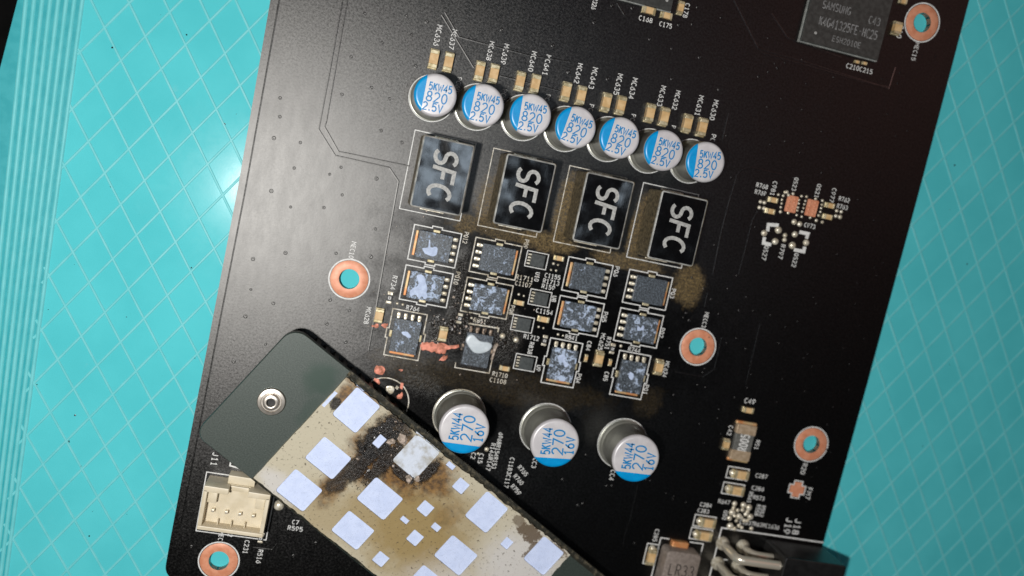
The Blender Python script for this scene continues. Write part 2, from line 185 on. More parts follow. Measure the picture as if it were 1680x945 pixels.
def obj(name, mb, mat, parent=None, loc=(0, 0, 0), rot=0.0, smooth=None, label=None, kind=None):
    me = mb if isinstance(mb, bpy.types.Mesh) else make_mesh(name, mb, mat, smooth)
    o = bpy.data.objects.new(name, me)
    scene.collection.objects.link(o)
    o.location = loc; o.rotation_euler = (0, 0, rot); o.parent = parent
    if label: o['label'] = label
    if kind: o['kind'] = kind
    return o

def thing(name, label, cat, loc=(0, 0, 0), rot=0.0):
    o = bpy.data.objects.new(name, None); scene.collection.objects.link(o)
    o.location = loc; o.rotation_euler = (0, 0, rot); o.empty_display_size = 2
    o['label'] = label; o['category'] = cat
    return o

def copy_tree(src, parent, loc, rot):
    c = src.copy(); scene.collection.objects.link(c); c.parent = parent
    c.location = loc; c.rotation_euler = (0, 0, rot)
    for ch in src.children:
        d = ch.copy(); scene.collection.objects.link(d); d.parent = c
    return c

def filled(name, outlines, depth, mat):
    """Flat sheet of given depth from outlines (holes by even-odd rule); top face at z = 0."""
    cu = bpy.data.curves.new(name, 'CURVE'); cu.dimensions = '2D'; cu.fill_mode = 'BOTH'; cu.extrude = depth/2
    for pts in outlines:
        sp = cu.splines.new('POLY'); sp.points.add(len(pts) - 1); sp.use_cyclic_u = True
        for i, p in enumerate(pts): sp.points[i].co = (p[0], p[1], 0, 1)
    t = bpy.data.objects.new('t', cu); scene.collection.objects.link(t)
    dg = bpy.context.evaluated_depsgraph_get()
    me = bpy.data.meshes.new_from_object(t.evaluated_get(dg)); me.name = name
    bpy.data.objects.remove(t); bpy.data.curves.remove(cu)
    me.transform(Matrix.Translation((0, 0, -depth/2)))
    me.materials.clear(); me.materials.append(mat)
    return me

def circle(cx, cy, r, n=40): return [(cx + r*math.cos(2*math.pi*i/n), cy + r*math.sin(2*math.pi*i/n)) for i in range(n)]

# stroke lettering -------------------------------------------------------
def arc(cx, cy, rx, ry, a0, a1, n=9):
    return [(cx + rx*math.cos(math.radians(a0 + (a1-a0)*i/n)), cy + ry*math.sin(math.radians(a0 + (a1-a0)*i/n))) for i in range(n + 1)]
GL = {
 '0': [arc(2,3,1.8,3,90,450,16)], '1': [[(.7,4.8),(2.1,6),(2.1,0)],[(.8,0),(3.4,0)]], '2': [arc(2,4.25,1.75,1.75,165,-35)+[(.2,0),(3.9,0)]],
 '3': [arc(1.9,4.5,1.6,1.5,150,-80)+arc(1.9,1.55,1.9,1.55,80,-150)], '4': [[(2.9,0),(2.9,6),(.1,1.8),(4,1.8)]],
 '5': [[(3.6,6),(.7,6),(.4,3.3)]+arc(1.9,1.95,1.95,1.95,130,-145)], '6': [[(3.2,6),(1.2,3.9)]+arc(2,1.9,1.8,1.9,150,510,14)],
 '7': [[(.1,6),(3.9,6),(1.4,0)]], '8': [arc(2,4.5,1.5,1.5,-90,270,14), arc(2,1.5,1.85,1.5,90,450,14)], '9': [[(.8,0),(2.8,2.1)]+arc(2,4.1,1.8,1.9,-30,330,14)],
 'A': [[(0,0),(2,6),(4,0)],[(.7,2.1),(3.3,2.1)]], 'C': [arc(2.2,3,2,3,50,310,12)], 'E': [[(3.7,6),(.3,6),(.3,0),(3.7,0)],[(.3,3.1),(3,3.1)]],
 'F': [[(3.8,6),(.4,6),(.4,0)],[(.4,3.1),(3.1,3.1)]], 'G': [arc(2.1,3,2,3,50,330,12)+[(3.9,2.7),(2.4,2.7)]], 'H': [[(.3,0),(.3,6)],[(3.7,0),(3.7,6)],[(.3,3),(3.7,3)]],
 'J': [[(3,6),(3,1.6)]+arc(1.6,1.6,1.4,1.6,0,-170)], 'K': [[(.4,0),(.4,6)],[(3.8,6),(.4,2.4)],[(1.6,3.6),(3.9,0)]], 'L': [[(.4,6),(.4,0),(3.7,0)]],
 'M': [[(.2,0),(.2,6),(2,2.8),(3.8,6),(3.8,0)]], 'N': [[(.3,0),(.3,6),(3.7,0),(3.7,6)]], 'P': [[(.4,0),(.4,6),(2.2,6)]+arc(2.2,4.4,1.6,1.6,90,-90)+[(.4,2.8)]],
 'Q': [arc(2,3,1.8,3,90,450,16),[(2.4,1.6),(3.9,-.3)]], 'R': [[(.4,0),(.4,6),(2.2,6)]+arc(2.2,4.5,1.5,1.5,90,-90)+[(.4,3)],[(2,3),(3.8,0)]],
 'S': [arc(2,4.45,1.65,1.55,35,270,10)+arc(2,1.5,1.75,1.45,90,-145,10)], 'U': [[(.3,6),(.3,1.9)]+arc(2,1.9,1.7,1.9,180,360)+[(3.7,6)]],
 'V': [[(0,6),(2,0),(4,6)]], 'W': [[(-.2,6),(.9,0),(2,4.4),(3.1,0),(4.2,6)]], '.': [[(0.8,.25),(3.2,.25)]], '-': [[(.8,3),(3.2,3)]], '+': [[(2,1),(2,5)],[(0,3),(4,3)]]}
def write(mb, text, x, y, ang, length, h, sw, z=0.0, shear=0.0, fill=0.74):
    """Stroke text centred on x, y reading along ang (radians)."""
    n = len(text); ca, sa = math.cos(ang), math.sin(ang)
    adv = [{'W': 1.35, 'M': 1.12, '.': 0.55}.get(c, 1.0) for c in text]; k0 = length/sum(adv); pos = 0.0
    for i, ch in enumerate(text):
        pitch = adv[i]*k0; gw = pitch*fill; mid = pos + pitch/2 - length/2; pos += pitch
        for k, line in enumerate(GL.get(ch, [])):
            pts = []
            for gx, gy in line:
                ly = (gy/6 - 0.5)*h
                lx = mid + (gx/4 - 0.5)*gw + ly*shear
                pts.append((x + lx*ca - ly*sa, y + lx*sa + ly*ca))
            closed = (Vector(pts[0]) - Vector(pts[-1])).length < 1e-4
            mb.ribbon(pts, sw, z + k*0.002, closed=closed)
    return mb

# ------------------------------------------------------------------ materials
def principled(name, color, rough=0.5, metal=0.0, spec=0.5, coat=0.0):
    m = bpy.data.materials.new(name); m.use_nodes = True
    b = m.node_tree.nodes['Principled BSDF']
    b.inputs['Base Color'].default_value = (*color, 1); b.inputs['Roughness'].default_value = rough
    b.inputs['Metallic'].default_value = metal; b.inputs['Specular IOR Level'].default_value = spec
    b.inputs['Coat Weight'].default_value = coat
    return m
class NT:
    def __init__(s, m):
        s.m = m; s.t = m.node_tree; s.n = s.t.nodes; s.b = s.n['Principled BSDF']
    def node(s, typ, **kw):
        n = s.n.new(typ)
        for k, v in kw.items(): setattr(n, k, v)
        return n
    def link(s, a, b): s.t.links.new(a, b)
    def coords(s):
        return s.node('ShaderNodeTexCoord').outputs['Object']
    def coords_rnd(s):
        oi = s.node('ShaderNodeObjectInfo'); sc = s.node('ShaderNodeVectorMath', operation='SCALE'); sc.inputs[0].default_value = (37, 53, 11)
        s.link(oi.outputs['Random'], sc.inputs['Scale']); ad = s.node('ShaderNodeVectorMath', operation='ADD')
        s.link(s.coords(), ad.inputs[0]); s.link(sc.outputs[0], ad.inputs[1]); return ad.outputs[0]
    def noise(s, vec, scale, detail=3, rough=0.55, dist=0.0, stretch=None):
        n = s.node('ShaderNodeTexNoise'); n.inputs['Scale'].default_value = scale; n.inputs['Detail'].default_value = detail
        n.inputs['Roughness'].default_value = rough; n.inputs['Distortion'].default_value = dist
        if stretch:
            mp = s.node('ShaderNodeMapping'); mp.inputs['Scale'].default_value = stretch; s.link(vec, mp.inputs['Vector']); vec = mp.outputs['Vector']
        s.link(vec, n.inputs['Vector']); return n.outputs['Fac']
    def ramp(s, fac, lo, hi, a=0.0, b=1.0):
        n = s.node('ShaderNodeMapRange', interpolation_type='SMOOTHSTEP')
        n.inputs['From Min'].default_value = lo; n.inputs['From Max'].default_value = hi
        n.inputs['To Min'].default_value = a; n.inputs['To Max'].default_value = b
        s.link(fac, n.inputs['Value']); return n.outputs['Result']
    def math(s, op, a, b=0.0):
        n = s.node('ShaderNodeMath', operation=op)
        for i, x in enumerate((a, b)):
            if isinstance(x, (int, float)): n.inputs[i].default_value = x
            else: s.link(x, n.inputs[i])
        return n.outputs[0]
    def mix(s, fac, a, b):
        n = s.node('ShaderNodeMix', data_type='RGBA')
        if isinstance(fac, (int, float)): n.inputs[0].default_value = fac
        else: s.link(fac, n.inputs[0])
        for i, x in ((6, a), (7, b)):
            if isinstance(x, tuple): n.inputs[i].default_value = (*x, 1)
            else: s.link(x, n.inputs[i])
        return n.outputs[2]
    def blobs(s, vec, lst, wob, wamt=0.5, lo=0.35, hi=1.15):
        """Stain mask: the largest of several wobbly ellipses (cx, cy, rx, ry, strength)."""
        acc = None
        for cx, cy, rx, ry, st in lst:
            a = s.node('ShaderNodeVectorMath', operation='SUBTRACT'); s.link(vec, a.inputs[0]); a.inputs[1].default_value = (cx, cy, 0)
            b = s.node('ShaderNodeVectorMath', operation='MULTIPLY'); s.link(a.outputs[0], b.inputs[0]); b.inputs[1].default_value = (1/rx, 1/ry, 0)
            l = s.node('ShaderNodeVectorMath', operation='LENGTH'); s.link(b.outputs[0], l.inputs[0])
            dd = s.math('ADD', l.outputs['Value'], s.math('MULTIPLY', s.math('SUBTRACT', wob, 0.5), wamt*2))
            r = s.ramp(dd, lo, hi, st, 0.0)
            acc = r if acc is None else s.math('MAXIMUM', acc, r)
        return acc
    def bump(s, h, strength=0.3, dist=0.05, base=None):
        n = s.node('ShaderNodeBump'); n.inputs['Strength'].default_value = strength; n.inputs['Distance'].default_value = dist
        s.link(h, n.inputs['Height'])
        if base is not None: s.link(base, n.inputs['Normal'])
        return n.outputs['Normal']
    def out(s, color=None, rough=None, normal=None, metal=None, spec=None):
        for k, v in (('Base Color', color), ('Roughness', rough), ('Normal', normal), ('Metallic', metal), ('Specular IOR Level', spec)):
            if v is not None: s.link(v, s.b.inputs[k])
        return s.m

def grainy(name, c0, c1, scale, rough=0.5, metal=0.0, bump=0.2, bscale=None, spec=0.5, lo=0.35, hi=0.65, bdist=0.05, stretch=None):
    m = principled(name, c0, rough, metal, spec); t = NT(m); v = t.coords_rnd()
    n = t.noise(v, scale, 4, stretch=stretch); col = t.mix(t.ramp(n, lo, hi), c0, c1)
    b = t.noise(v, bscale or scale*2, 3, stretch=stretch)
    return t.out(color=col, normal=t.bump(b, bump, bdist))

def mask_material(stains=True):
    m = principled('black_soldermask' if stains else 'black_soldermask_relief', (0.005, 0.005, 0.005), 0.43, 0, 0.7); t = NT(m); v = t.coords()
    wob = t.noise(v, 0.30, 6, 0.72)
    fine = t.noise(v, 2.6, 3, 0.7)
    dust = t.noise(v, 1.3, 6, 0.75)
    if not stains:
        v = t.node('ShaderNodeCombineXYZ').outputs[0]
    brown = t.blobs(v, STAIN_BROWN, wob, 0.85, 0.55, 1.08)
    film = t.blobs(v, STAIN_FILM, wob, 0.5)
    v = t.coords()
    brown = t.math('MULTIPLY', brown, t.ramp(fine, 0.30, 0.62, 0.30, 1.0))
    soot = t.blobs(v, STAIN_SOOT if stains else [(900, 900, 1, 1, 0.0)], wob, 0.6)
    if not stains: brown = t.math('MULTIPLY', brown, 0.0); film = t.math('MULTIPLY', film, 0.0)
    base = t.mix(t.ramp(dust, 0.45, 0.8), (0.0022, 0.0022, 0.0023), (0.0045, 0.0045, 0.0045))
    col = t.mix(brown, base, t.mix(t.ramp(dust, 0.3, 0.7), (0.055, 0.037, 0.015), (0.20, 0.14, 0.06)))
    col = t.mix(soot, col, t.mix(t.ramp(fine, 0.4, 0.75), (0.004, 0.0035, 0.003), (0.03, 0.026, 0.022)))
    smear = t.math('MULTIPLY', t.blobs(v, STAIN_PALE if stains else [(900, 900, 1, 1, 0.0)], wob, 0.9), t.ramp(t.noise(v, 1.2, 5, 0.75), 0.45, 0.7))
    col = t.mix(smear, col, (0.085, 0.088, 0.082))
    scuff = t.noise(v, 0.5, 5, 0.7, stretch=(1, 0.35, 1))
    rg = t.math('ADD', t.ramp(scuff, 0.25, 0.8, 0.39, 0.42), t.math('MULTIPLY', brown, 0.2))
    grain = t.noise(v, 2.3, 3, 0.85)
    rg = t.math('SUBTRACT', t.math('ADD', rg, t.ramp(grain, 0.25, 0.75, -0.05, 0.05)), t.math('MULTIPLY', soot, 0.22))
    peel = t.bump(t.noise(v, 2.0, 3, 0.85), 0.36, 0.035)
    crust = t.bump(t.math('MULTIPLY', t.noise(v, 1.9, 4, 0.7), soot), 0.9, 0.42, peel)
    df = t.node('ShaderNodeBsdfDiffuse'); t.link(col, df.inputs['Color']); t.link(crust, df.inputs['Normal'])
    gl = t.node('ShaderNodeBsdfAnisotropic', distribution='BECKMANN'); gl.inputs['Color'].default_value = (1.0, 0.98, 0.95, 1)
    t.link(rg, gl.inputs['Roughness']); t.link(crust, gl.inputs['Normal'])
    fr = t.node('ShaderNodeFresnel'); fr.inputs['IOR'].default_value = 1.60; t.link(crust, fr.inputs['Normal'])
    mx = t.node('ShaderNodeMixShader'); film = t.math('MULTIPLY', film, t.math('SUBTRACT', 1.0, t.math('MULTIPLY', soot, 0.7)))
    fac = t.math('MULTIPLY', fr.outputs[0], t.math('SUBTRACT', 1.0, t.math('MAXIMUM', t.math('MULTIPLY', brown, 0.8), film)))
    t.link(t.math('MULTIPLY', fac, t.ramp(grain, 0.28, 0.72, 0.66, 1.34)), mx.inputs[0]); t.link(df.outputs[0], mx.inputs[1]); t.link(gl.outputs[0], mx.inputs[2])
    t.link(mx.outputs[0], t.n['Material Output'].inputs['Surface'])
    return m

def mosfet_material():
    m = principled('transistor_epoxy', (0.03, 0.032, 0.035), 0.5); t = NT(m); v = t.coords()
    at = t.node('ShaderNodeAttribute', attribute_type='OBJECT', attribute_name='residue')
    v2 = t.coords_rnd()
    n1 = t.noise(v2, 3.2, 4, 0.8); n2 = t.noise(v2, 0.75, 5, 0.7, 0.8)
    col = t.mix(t.ramp(n1, 0.42, 0.66), (0.026, 0.031, 0.036), (0.15, 0.18, 0.215))
    lvl = t.math('ADD', t.math('ADD', n2, t.math('MULTIPLY', n1, 0.45)), t.math('MULTIPLY', at.outputs['Fac'], 0.30))
    k = t.ramp(lvl, 0.90, 1.02)
    col = t.mix(k, col, (0.43, 0.53, 0.70))
    return t.out(color=col, rough=t.math('ADD', 0.36, t.math('MULTIPLY', k, 0.3)), normal=t.bump(t.math('ADD', n1, k), 0.4, 0.08))

def pad_material():
    m = principled('aged_thermal_pad', (0.6, 0.55, 0.4), 0.6, 0, 0.35); t = NT(m); v = t.coords()
    wob = t.noise(v, 0.28, 5, 0.65); fine = t.noise(v, 1.5, 4, 0.7); mid = t.noise(v, 0.7, 4, 0.65); rag = t.noise(v, 0.55, 6, 0.8)
    tan = t.blobs(v, PAD_TAN, wob, 0.35); grey = t.blobs(v, PAD_GREY, wob, 0.4); brown = t.blobs(v, PAD_BROWN, wob, 0.6, 0.4, 1.1); char = t.blobs(v, PAD_CHAR, rag, 0.9, 0.62, 1.02)
    flake = t.blobs(v, PAD_FLAKE, rag, 1.6, 0.80, 0.90)
    col = t.mix(tan, (0.50, 0.455, 0.34), (0.31, 0.225, 0.095))
    col = t.mix(grey, col, (0.57, 0.55, 0.52))
    col = t.mix(t.ramp(fine, 0.585, 0.66, 0.0, 0.85), col, (0.07, 0.055, 0.035))
    col = t.mix(flake, col, (0.10, 0.065, 0.035))
    col = t.mix(brown, col, t.mix(t.ramp(mid, 0.3, 0.7), (0.035, 0.013, 0.004), (0.26, 0.13, 0.03)))
    col = t.mix(char, col, t.mix(t.ramp(fine, 0.5, 0.75), (0.004, 0.003, 0.0025), (0.075, 0.06, 0.05)))
    h = t.math('ADD', t.math('MULTIPLY', fine, t.math('ADD', 0.25, char)), t.math('MULTIPLY', mid, 0.4))
    return t.out(color=col, rough=t.math('SUBTRACT', 0.6, t.math('MULTIPLY', char, 0.28)), normal=t.bump(h, 0.7, 0.3))

def silicone():
    m = principled('teal_silicone', (0.03, 0.46, 0.5), 0.22, 0, 0.05); t = NT(m); v = t.coords()
    n = t.noise(v, 0.06, 4, 0.6); f = t.noise(v, 1.7, 4, 0.75); sm = t.noise(v, 0.18, 5, 0.75, 0.6)
    col = t.mix(t.ramp(n, 0.3, 0.7), (0.080, 0.515, 0.560), (0.095, 0.560, 0.605))
    col = t.mix(t.ramp(f, 0.69, 0.76, 0, 0.45), col, (0.02, 0.22, 0.24))
    col = t.mix(t.ramp(sm, 0.66, 0.8, 0, 0.35), col, (0.25, 0.55, 0.57))
    return t.out(color=col, rough=t.ramp(sm, 0.3, 0.75, 0.15, 0.22), normal=t.bump(t.noise(v, 2.5, 3), 0.05, 0.03))

M = {}
M['mask'] = mask_material()
M['mask_edge'] = mask_material(False)
M['silk'] = grainy('white_silkscreen', (0.62, 0.62, 0.60), (0.78, 0.78, 0.76), 1.5, 0.55, bump=0.05)
M['silk_dirty'] = grainy('stained_silkscreen', (0.40, 0.35, 0.26), (0.72, 0.69, 0.62), 0.9, 0.6, bump=0.1)
M['copper'] = grainy('bare_copper', (0.62, 0.24, 0.13), (0.72, 0.32, 0.19), 0.8, 0.45, 0.08, 0.1)
M['copper_burnt'] = grainy('scorched_copper', (0.30, 0.095, 0.045), (0.80, 0.29, 0.20), 0.8, 0.55, 0.1, 0.6, 2.0, bdist=0.2)
M['tab_copper'] = grainy('oxidised_copper_tab', (0.62, 0.46, 0.24), (0.66, 0.27, 0.10), 0.45, 0.4, 0.35, 0.3)
M['solder'] = grainy('dull_solder', (0.55, 0.48, 0.35), (0.90, 0.85, 0.72), 1.6, 0.30, 0.40, 0.35, 2.5, bdist=0.1)
M['gold'] = grainy('gold_terminal', (0.42, 0.34, 0.18), (0.70, 0.62, 0.42), 1.2, 0.35, 0.5, 0.2)
M['ceramic'] = grainy('tan_ceramic', (0.56, 0.36, 0.16), (0.68, 0.47, 0.24), 0.8, 0.35, 0, 0.05)
M['resistor'] = grainy('black_resistor', (0.012, 0.012, 0.012), (0.03, 0.03, 0.03), 1.5, 0.4)
M['can_side'] = grainy('satin_aluminium', (0.40, 0.40, 0.35), (0.48, 0.48, 0.42), 0.5, 0.32, 0.65, 0.06, 3.0)
M['can_top'] = grainy('lacquered_aluminium', (0.57, 0.55, 0.565), (0.65, 0.63, 0.64), 0.4, 0.38, 0.15, 0.05, 1.2)
M['blue'] = grainy('blue_ink', (0.0, 0.26, 0.60), (0.0, 0.30, 0.66), 0.8, 0.3, 0, 0.03)
M['blue_text'] = principled('blue_print', (0.0, 0.20, 0.48), 0.45)
M['core_top'] = None
t = NT(principled('polished_ferrite', (0.012, 0.012, 0.013), 0.25, 0, 0.6)); v = t.coords_rnd()
sc1 = t.noise(v, 3.0, 4, 0.7, stretch=(1.0, 0.12, 1)); sc2 = t.noise(v, 0.45, 4, 0.65); dst = t.noise(v, 4.5, 3, 0.8); wav = t.noise(v, 0.075, 2, 0.5)
nb = t.bump(sc1, 0.16, 0.04, t.bump(wav, 1.0, 1.15))
M['core_top'] = t.out(color=t.mix(t.ramp(dst, 0.66, 0.8, 0, 0.5), (0.003, 0.003, 0.0035), (0.07, 0.07, 0.065)), rough=t.ramp(sc2, 0.3, 0.7, 0.11, 0.20), normal=nb)
M['core_side'] = grainy('stained_ferrite_side', (0.05, 0.04, 0.022), (0.20, 0.155, 0.085), 1.4, 0.6, 0, 0.4, 3, bdist=0.1)
M['core_edge'] = grainy('worn_ferrite_edge', (0.22, 0.22, 0.21), (0.46, 0.46, 0.44), 0.5, 0.45, 0.1, 0.2)  # edge highlight put into the lighter grey of the worn bevel
M['core_print'] = grainy('grey_print', (0.30, 0.30, 0.29), (0.44, 0.44, 0.42), 2.2, 0.55)
M['mosfet'] = mosfet_material()
M['flake'] = grainy('pale_blue_pad_residue', (0.40, 0.48, 0.66), (0.52, 0.62, 0.82), 1.0, 0.6, 0, 0.3)
M['paste'] = grainy('white_thermal_paste', (0.52, 0.58, 0.62), (0.62, 0.68, 0.72), 0.6, 0.35, 0, 0.15, 0.9, bdist=0.2)
M['driver'] = grainy('grey_chip_epoxy', (0.028, 0.034, 0.034), (0.05, 0.058, 0.058), 1.8, 0.5)
M['memory'] = grainy('memory_epoxy', (0.030, 0.032, 0.030), (0.048, 0.050, 0.047), 1.2, 0.38)
M['carrier'] = grainy('lit_carrier_edge', (0.20, 0.21, 0.20), (0.34, 0.35, 0.33), 0.6, 0.4)  # lit chip edges painted in as a paler grey rim
M['memory_print'] = grainy('faint_grey_print', (0.14, 0.14, 0.14), (0.26, 0.26, 0.26), 1.3, 0.5)
M['nylon'] = grainy('cream_nylon', (0.60, 0.52, 0.37), (0.68, 0.60, 0.45), 0.4, 0.4, 0, 0.05)
M['pin'] = principled('tinned_pin', (0.72, 0.66, 0.54), 0.28, 0.55)
M['black_plastic'] = grainy('black_plastic', (0.006, 0.006, 0.006), (0.012, 0.012, 0.012), 0.6, 0.4)
M['choke'] = grainy('grey_choke', (0.20, 0.165, 0.14), (0.27, 0.225, 0.195), 1.5, 0.5, 0.1, 0.25)
M['choke_print'] = principled('dark_print', (0.05, 0.04, 0.035), 0.6)
M['shunt'] = grainy('tan_shunt_end', (0.42, 0.31, 0.20), (0.56, 0.43, 0.30), 1.2, 0.4, 0.3, 0.2)
M['shunt_body'] = grainy('grey_shunt_body', (0.10, 0.10, 0.09), (0.15, 0.15, 0.14), 1.5, 0.5)
M['plate'] = None
t = NT(principled('green_grey_anodised', (0.03, 0.042, 0.036), 0.45, 0.2)); v = t.coords()
pn = t.noise(v, 3.5, 3, 0.75); pw = t.noise(v, 0.35, 4, 0.6); grn = t.blobs(v, PLATE_GREEN, pw, 0.4)
pc = t.mix(t.ramp(pn, 0.3, 0.75), (0.026, 0.037, 0.031), (0.060, 0.077, 0.067))
pc = t.mix(t.ramp(t.noise(v, 1.1, 5, 0.75), 0.68, 0.75, 0, 0.6), pc, (0.16, 0.16, 0.14))
M['plate'] = t.out(color=t.mix(grn, pc, (0.010, 0.034, 0.022)), normal=t.bump(pn, 0.25, 0.05))
M['plate_rim'] = grainy('dirty_plate_rim', (0.018, 0.018, 0.012), (0.13, 0.11, 0.07), 0.9, 0.6, 0.1, 0.6, 2.5, bdist=0.2, lo=0.45, hi=0.75)
M['fin'] = grainy('black_anodised_fin', (0.008, 0.009, 0.008), (0.016, 0.017, 0.015), 1.0, 0.5, 0.2)
M['pad'] = pad_material()
M['imprint'] = grainy('clean_pad_face', (0.57, 0.66, 0.90), (0.62, 0.71, 0.95), 0.5, 0.55, 0, 0.15, 0.8, bdist=0.15)
t = NT(M['imprint']); v = t.coords(); hair = t.noise(v, 0.55, 5, 0.6, 1.2)
crack = t.ramp(t.math('ABSOLUTE', t.math('SUBTRACT', hair, 0.5)), 0.0, 0.008, 0.45, 0.0)
src = t.b.inputs['Base Color'].links[0].from_socket
t.link(t.mix(crack, t.mix(t.ramp(t.noise(v, 0.8, 5, 0.75), 0.66, 0.78, 0, 0.5), src, (0.30, 0.29, 0.27)), (0.16, 0.18, 0.22)), t.b.inputs['Base Color'])
M['imprint_dirty'] = grainy('sooty_pad_face', (0.38, 0.37, 0.33), (0.62, 0.68, 0.78), 0.45, 0.6, 0, 0.4, 1.2, bdist=0.2, lo=0.3, hi=0.6)
M['char'] = grainy('charred_crust', (0.004, 0.0035, 0.003), (0.022, 0.016, 0.012), 1.5, 0.25, 0, 0.6, 4, bdist=0.1)
M['burnt_lead'] = grainy('burnt_lead', (0.02, 0.014, 0.010), (0.34, 0.25, 0.18), 1.3, 0.4, 0.2, 0.6, 4)
M['ash'] = grainy('ash_crumbs', (0.20, 0.16, 0.12), (0.55, 0.45, 0.38), 1.5, 0.6, 0, 0.4, 4)
M['steel'] = grainy('nickel_standoff', (0.55, 0.50, 0.44), (0.70, 0.65, 0.58), 0.9, 0.28, 0.85, 0.1)
M['dark_hole'] = principled('dark_bore', (0.01, 0.009, 0.008), 0.6)
M['teal'] = silicone()
M['teal_ridge'] = grainy('teal_silicone_ridge', (0.135, 0.545, 0.575), (0.17, 0.58, 0.61), 0.3, 0.4, 0, 0.05, spec=0.15)
M['teal_rib'] = grainy('teal_silicone_rib', (0.03, 0.33, 0.37), (0.045, 0.37, 0.41), 0.4, 0.42, 0, 0.1, 3, spec=0.2)
M['table'] = grainy('black_table', (0.0015, 0.0015, 0.0015), (0.003, 0.003, 0.003), 0.2, 0.8, spec=0.05)
M['fibreglass'] = grainy('board_core', (0.02, 0.02, 0.015), (0.05, 0.045, 0.03), 1.0, 0.6)

# ------------------------------------------------------------------ the table and the mat
ZM = -1.6
table = obj('table', MB().rbox(60, -20, 620, 520, -14, -4.2), M['table'], kind='structure')
mat = thing('silicone_mat', 'teal silicone work mat with diamond ridges and ribbed border under the circuit board', 'work mat', (50, -20, -4.2))
ML = lambda x, y, z=0.0: (x - 50, y + 20, z + 4.2)
sheet_pts = [(-64.2, 34), (-66.1, 14.2), (-67.6, -1.2), (-70, -25), (-80, -125), (210, -125), (210, 110), (-60, 110)]
ms = MB(); ms.loft([[ML(x, y, -4.2) for x, y in sheet_pts], [ML(x, y, ZM - 0.25) for x, y in sheet_pts],
                    [ML(x + (0.25 if x < 0 else -0.25), y, ZM) for x, y in sheet_pts]])
mat_sheet = obj('sheet', ms, M['teal'], mat)
strip = [(-55.9 + 0.0217*16.7 - 0.0217*y_, y_) for y_ in (-124, 108)]
strip = [(strip[0][0] + 0.0, -124), (strip[1][0], 108), (-61.0, 108), (-64.9, 34), (-66.7, 14.2), (-68.2, -1.2), (-70.6, -25), (-80.4, -124)]
obj('border_strip', MB().loft([[ML(x, y, z) for x, y in strip] for z in (ZM - 0.3, ZM + 0.012)]), M['teal_rib'], mat)
for k in range(8):
    x0 = -55.9 - 1.36*k
    def rx(y): return x0 - 0.0217*(y - 16.7) - 0.012*k*(y - 16.7)*0.25
    mb = MB(); ys = [75, 40, 10, -20, -50, -80, -115]; w = 0.40
    rings = []
    for y in ys:
        x = rx(y)
        rings.append([ML(x - w, y, ZM - 0.02), ML(x - w*0.6, y, ZM + 0.22), ML(x, y, ZM + 0.30), ML(x + w*0.6, y, ZM + 0.22), ML(x + w, y, ZM - 0.02)])
    mb.loft([list(reversed(r)) for r in rings])
    obj('border_rib', mb, M['teal_ridge'], mat, smooth=50)
LO, E1, E2 = Vector((-44.164, 12.874)), Vector((3.7135, -5.2515)), Vector((3.534, 5.372))
def clip_line(p, d, x0, x1, y0, y1):
    t0, t1 = -1e9, 1e9
    for o_, dd, a, b in ((p.x, d.x, x0, x1), (p.y, d.y, y0, y1)):
        ta, tb = (a - o_)/dd, (b - o_)/dd
        if ta > tb: ta, tb = tb, ta
        t0, t1 = max(t0, ta), min(t1, tb)
    return (p + d*t0, p + d*t1) if t1 - t0 > 0.3 else None
for (bx0, bx1, by0, by1) in ((-55.3, -20.0, -104, 30), (114.0, 176.0, -84, 68)):
    for d, e in ((E1, E2), (E2, E1)):
        for k in range(-70, 90):
            sgm = clip_line(LO + e*k, d, bx0, bx1, by0, by1)
            if not sgm: continue
            a, b = sgm; nn = Vector((-(b-a).y, (b-a).x)).normalized(); w = 0.27
            zz = ZM + (0.004 if d is E1 else 0.0)
            rings = []
            for q in (a, b):
                rings.append([ML(q.x + nn.x*w*c, q.y + nn.y*w*c, zz + h) for c, h in ((-1, -0.02), (-0.55, 0.10), (0.55, 0.10), (1, -0.02))])
            obj('diamond_ridge', MB().loft(rings), M['teal_ridge'], mat)
# crumbs lying on the mat
crumb = MB()
for k in range(34):
    if random.random() < 0.6: x, y = random.uniform(-54, -24), random.uniform(-90, 20)
    else: x, y = random.uniform(119, 150), random.uniform(-60, 55)
    crumb.lump(*ML(x, y, ZM + 0.02), random.uniform(0.06, 0.2), 0.5, 0.5)
obj('dust_crumbs', crumb, M['char'], mat, kind='stuff')

# ------------------------------------------------------------------ the circuit board
board = thing('circuit_board', 'black circuit board with blue-marked capacitors, SFC chokes and scorched transistor area', 'circuit board', (47, -15, -1.6))
BL = lambda x, y, z=0.0: (x - 47, y + 15, z + 1.6)
outline = [(-23.3, 72), (-23.04, 24.5), (-22.85, -11.5), (-23.3, -49.5), (-23.7, -82)]
outline += [(-20.7 + 3*math.cos(a), -89 + 3*math.sin(a)) for a in [math.radians(180 + 15*i) for i in range(7)]]
outline += [(116.6, -92), (117.3, -24.7), (117.5, 20), (117.3, 72)]
holes = [(x, y) for x, y in RINGS]
me = filled('substrate', [[BL(*p)[:2] for p in outline]] + [[BL(*p)[:2] for p in circle(x, y, 2.02)] for x, y in holes], 1.58, M['mask'])
me.transform(Matrix.Translation((47 - 47, 0, 0)))
sub = obj('substrate', me, None, board, (0, 0, 1.6))
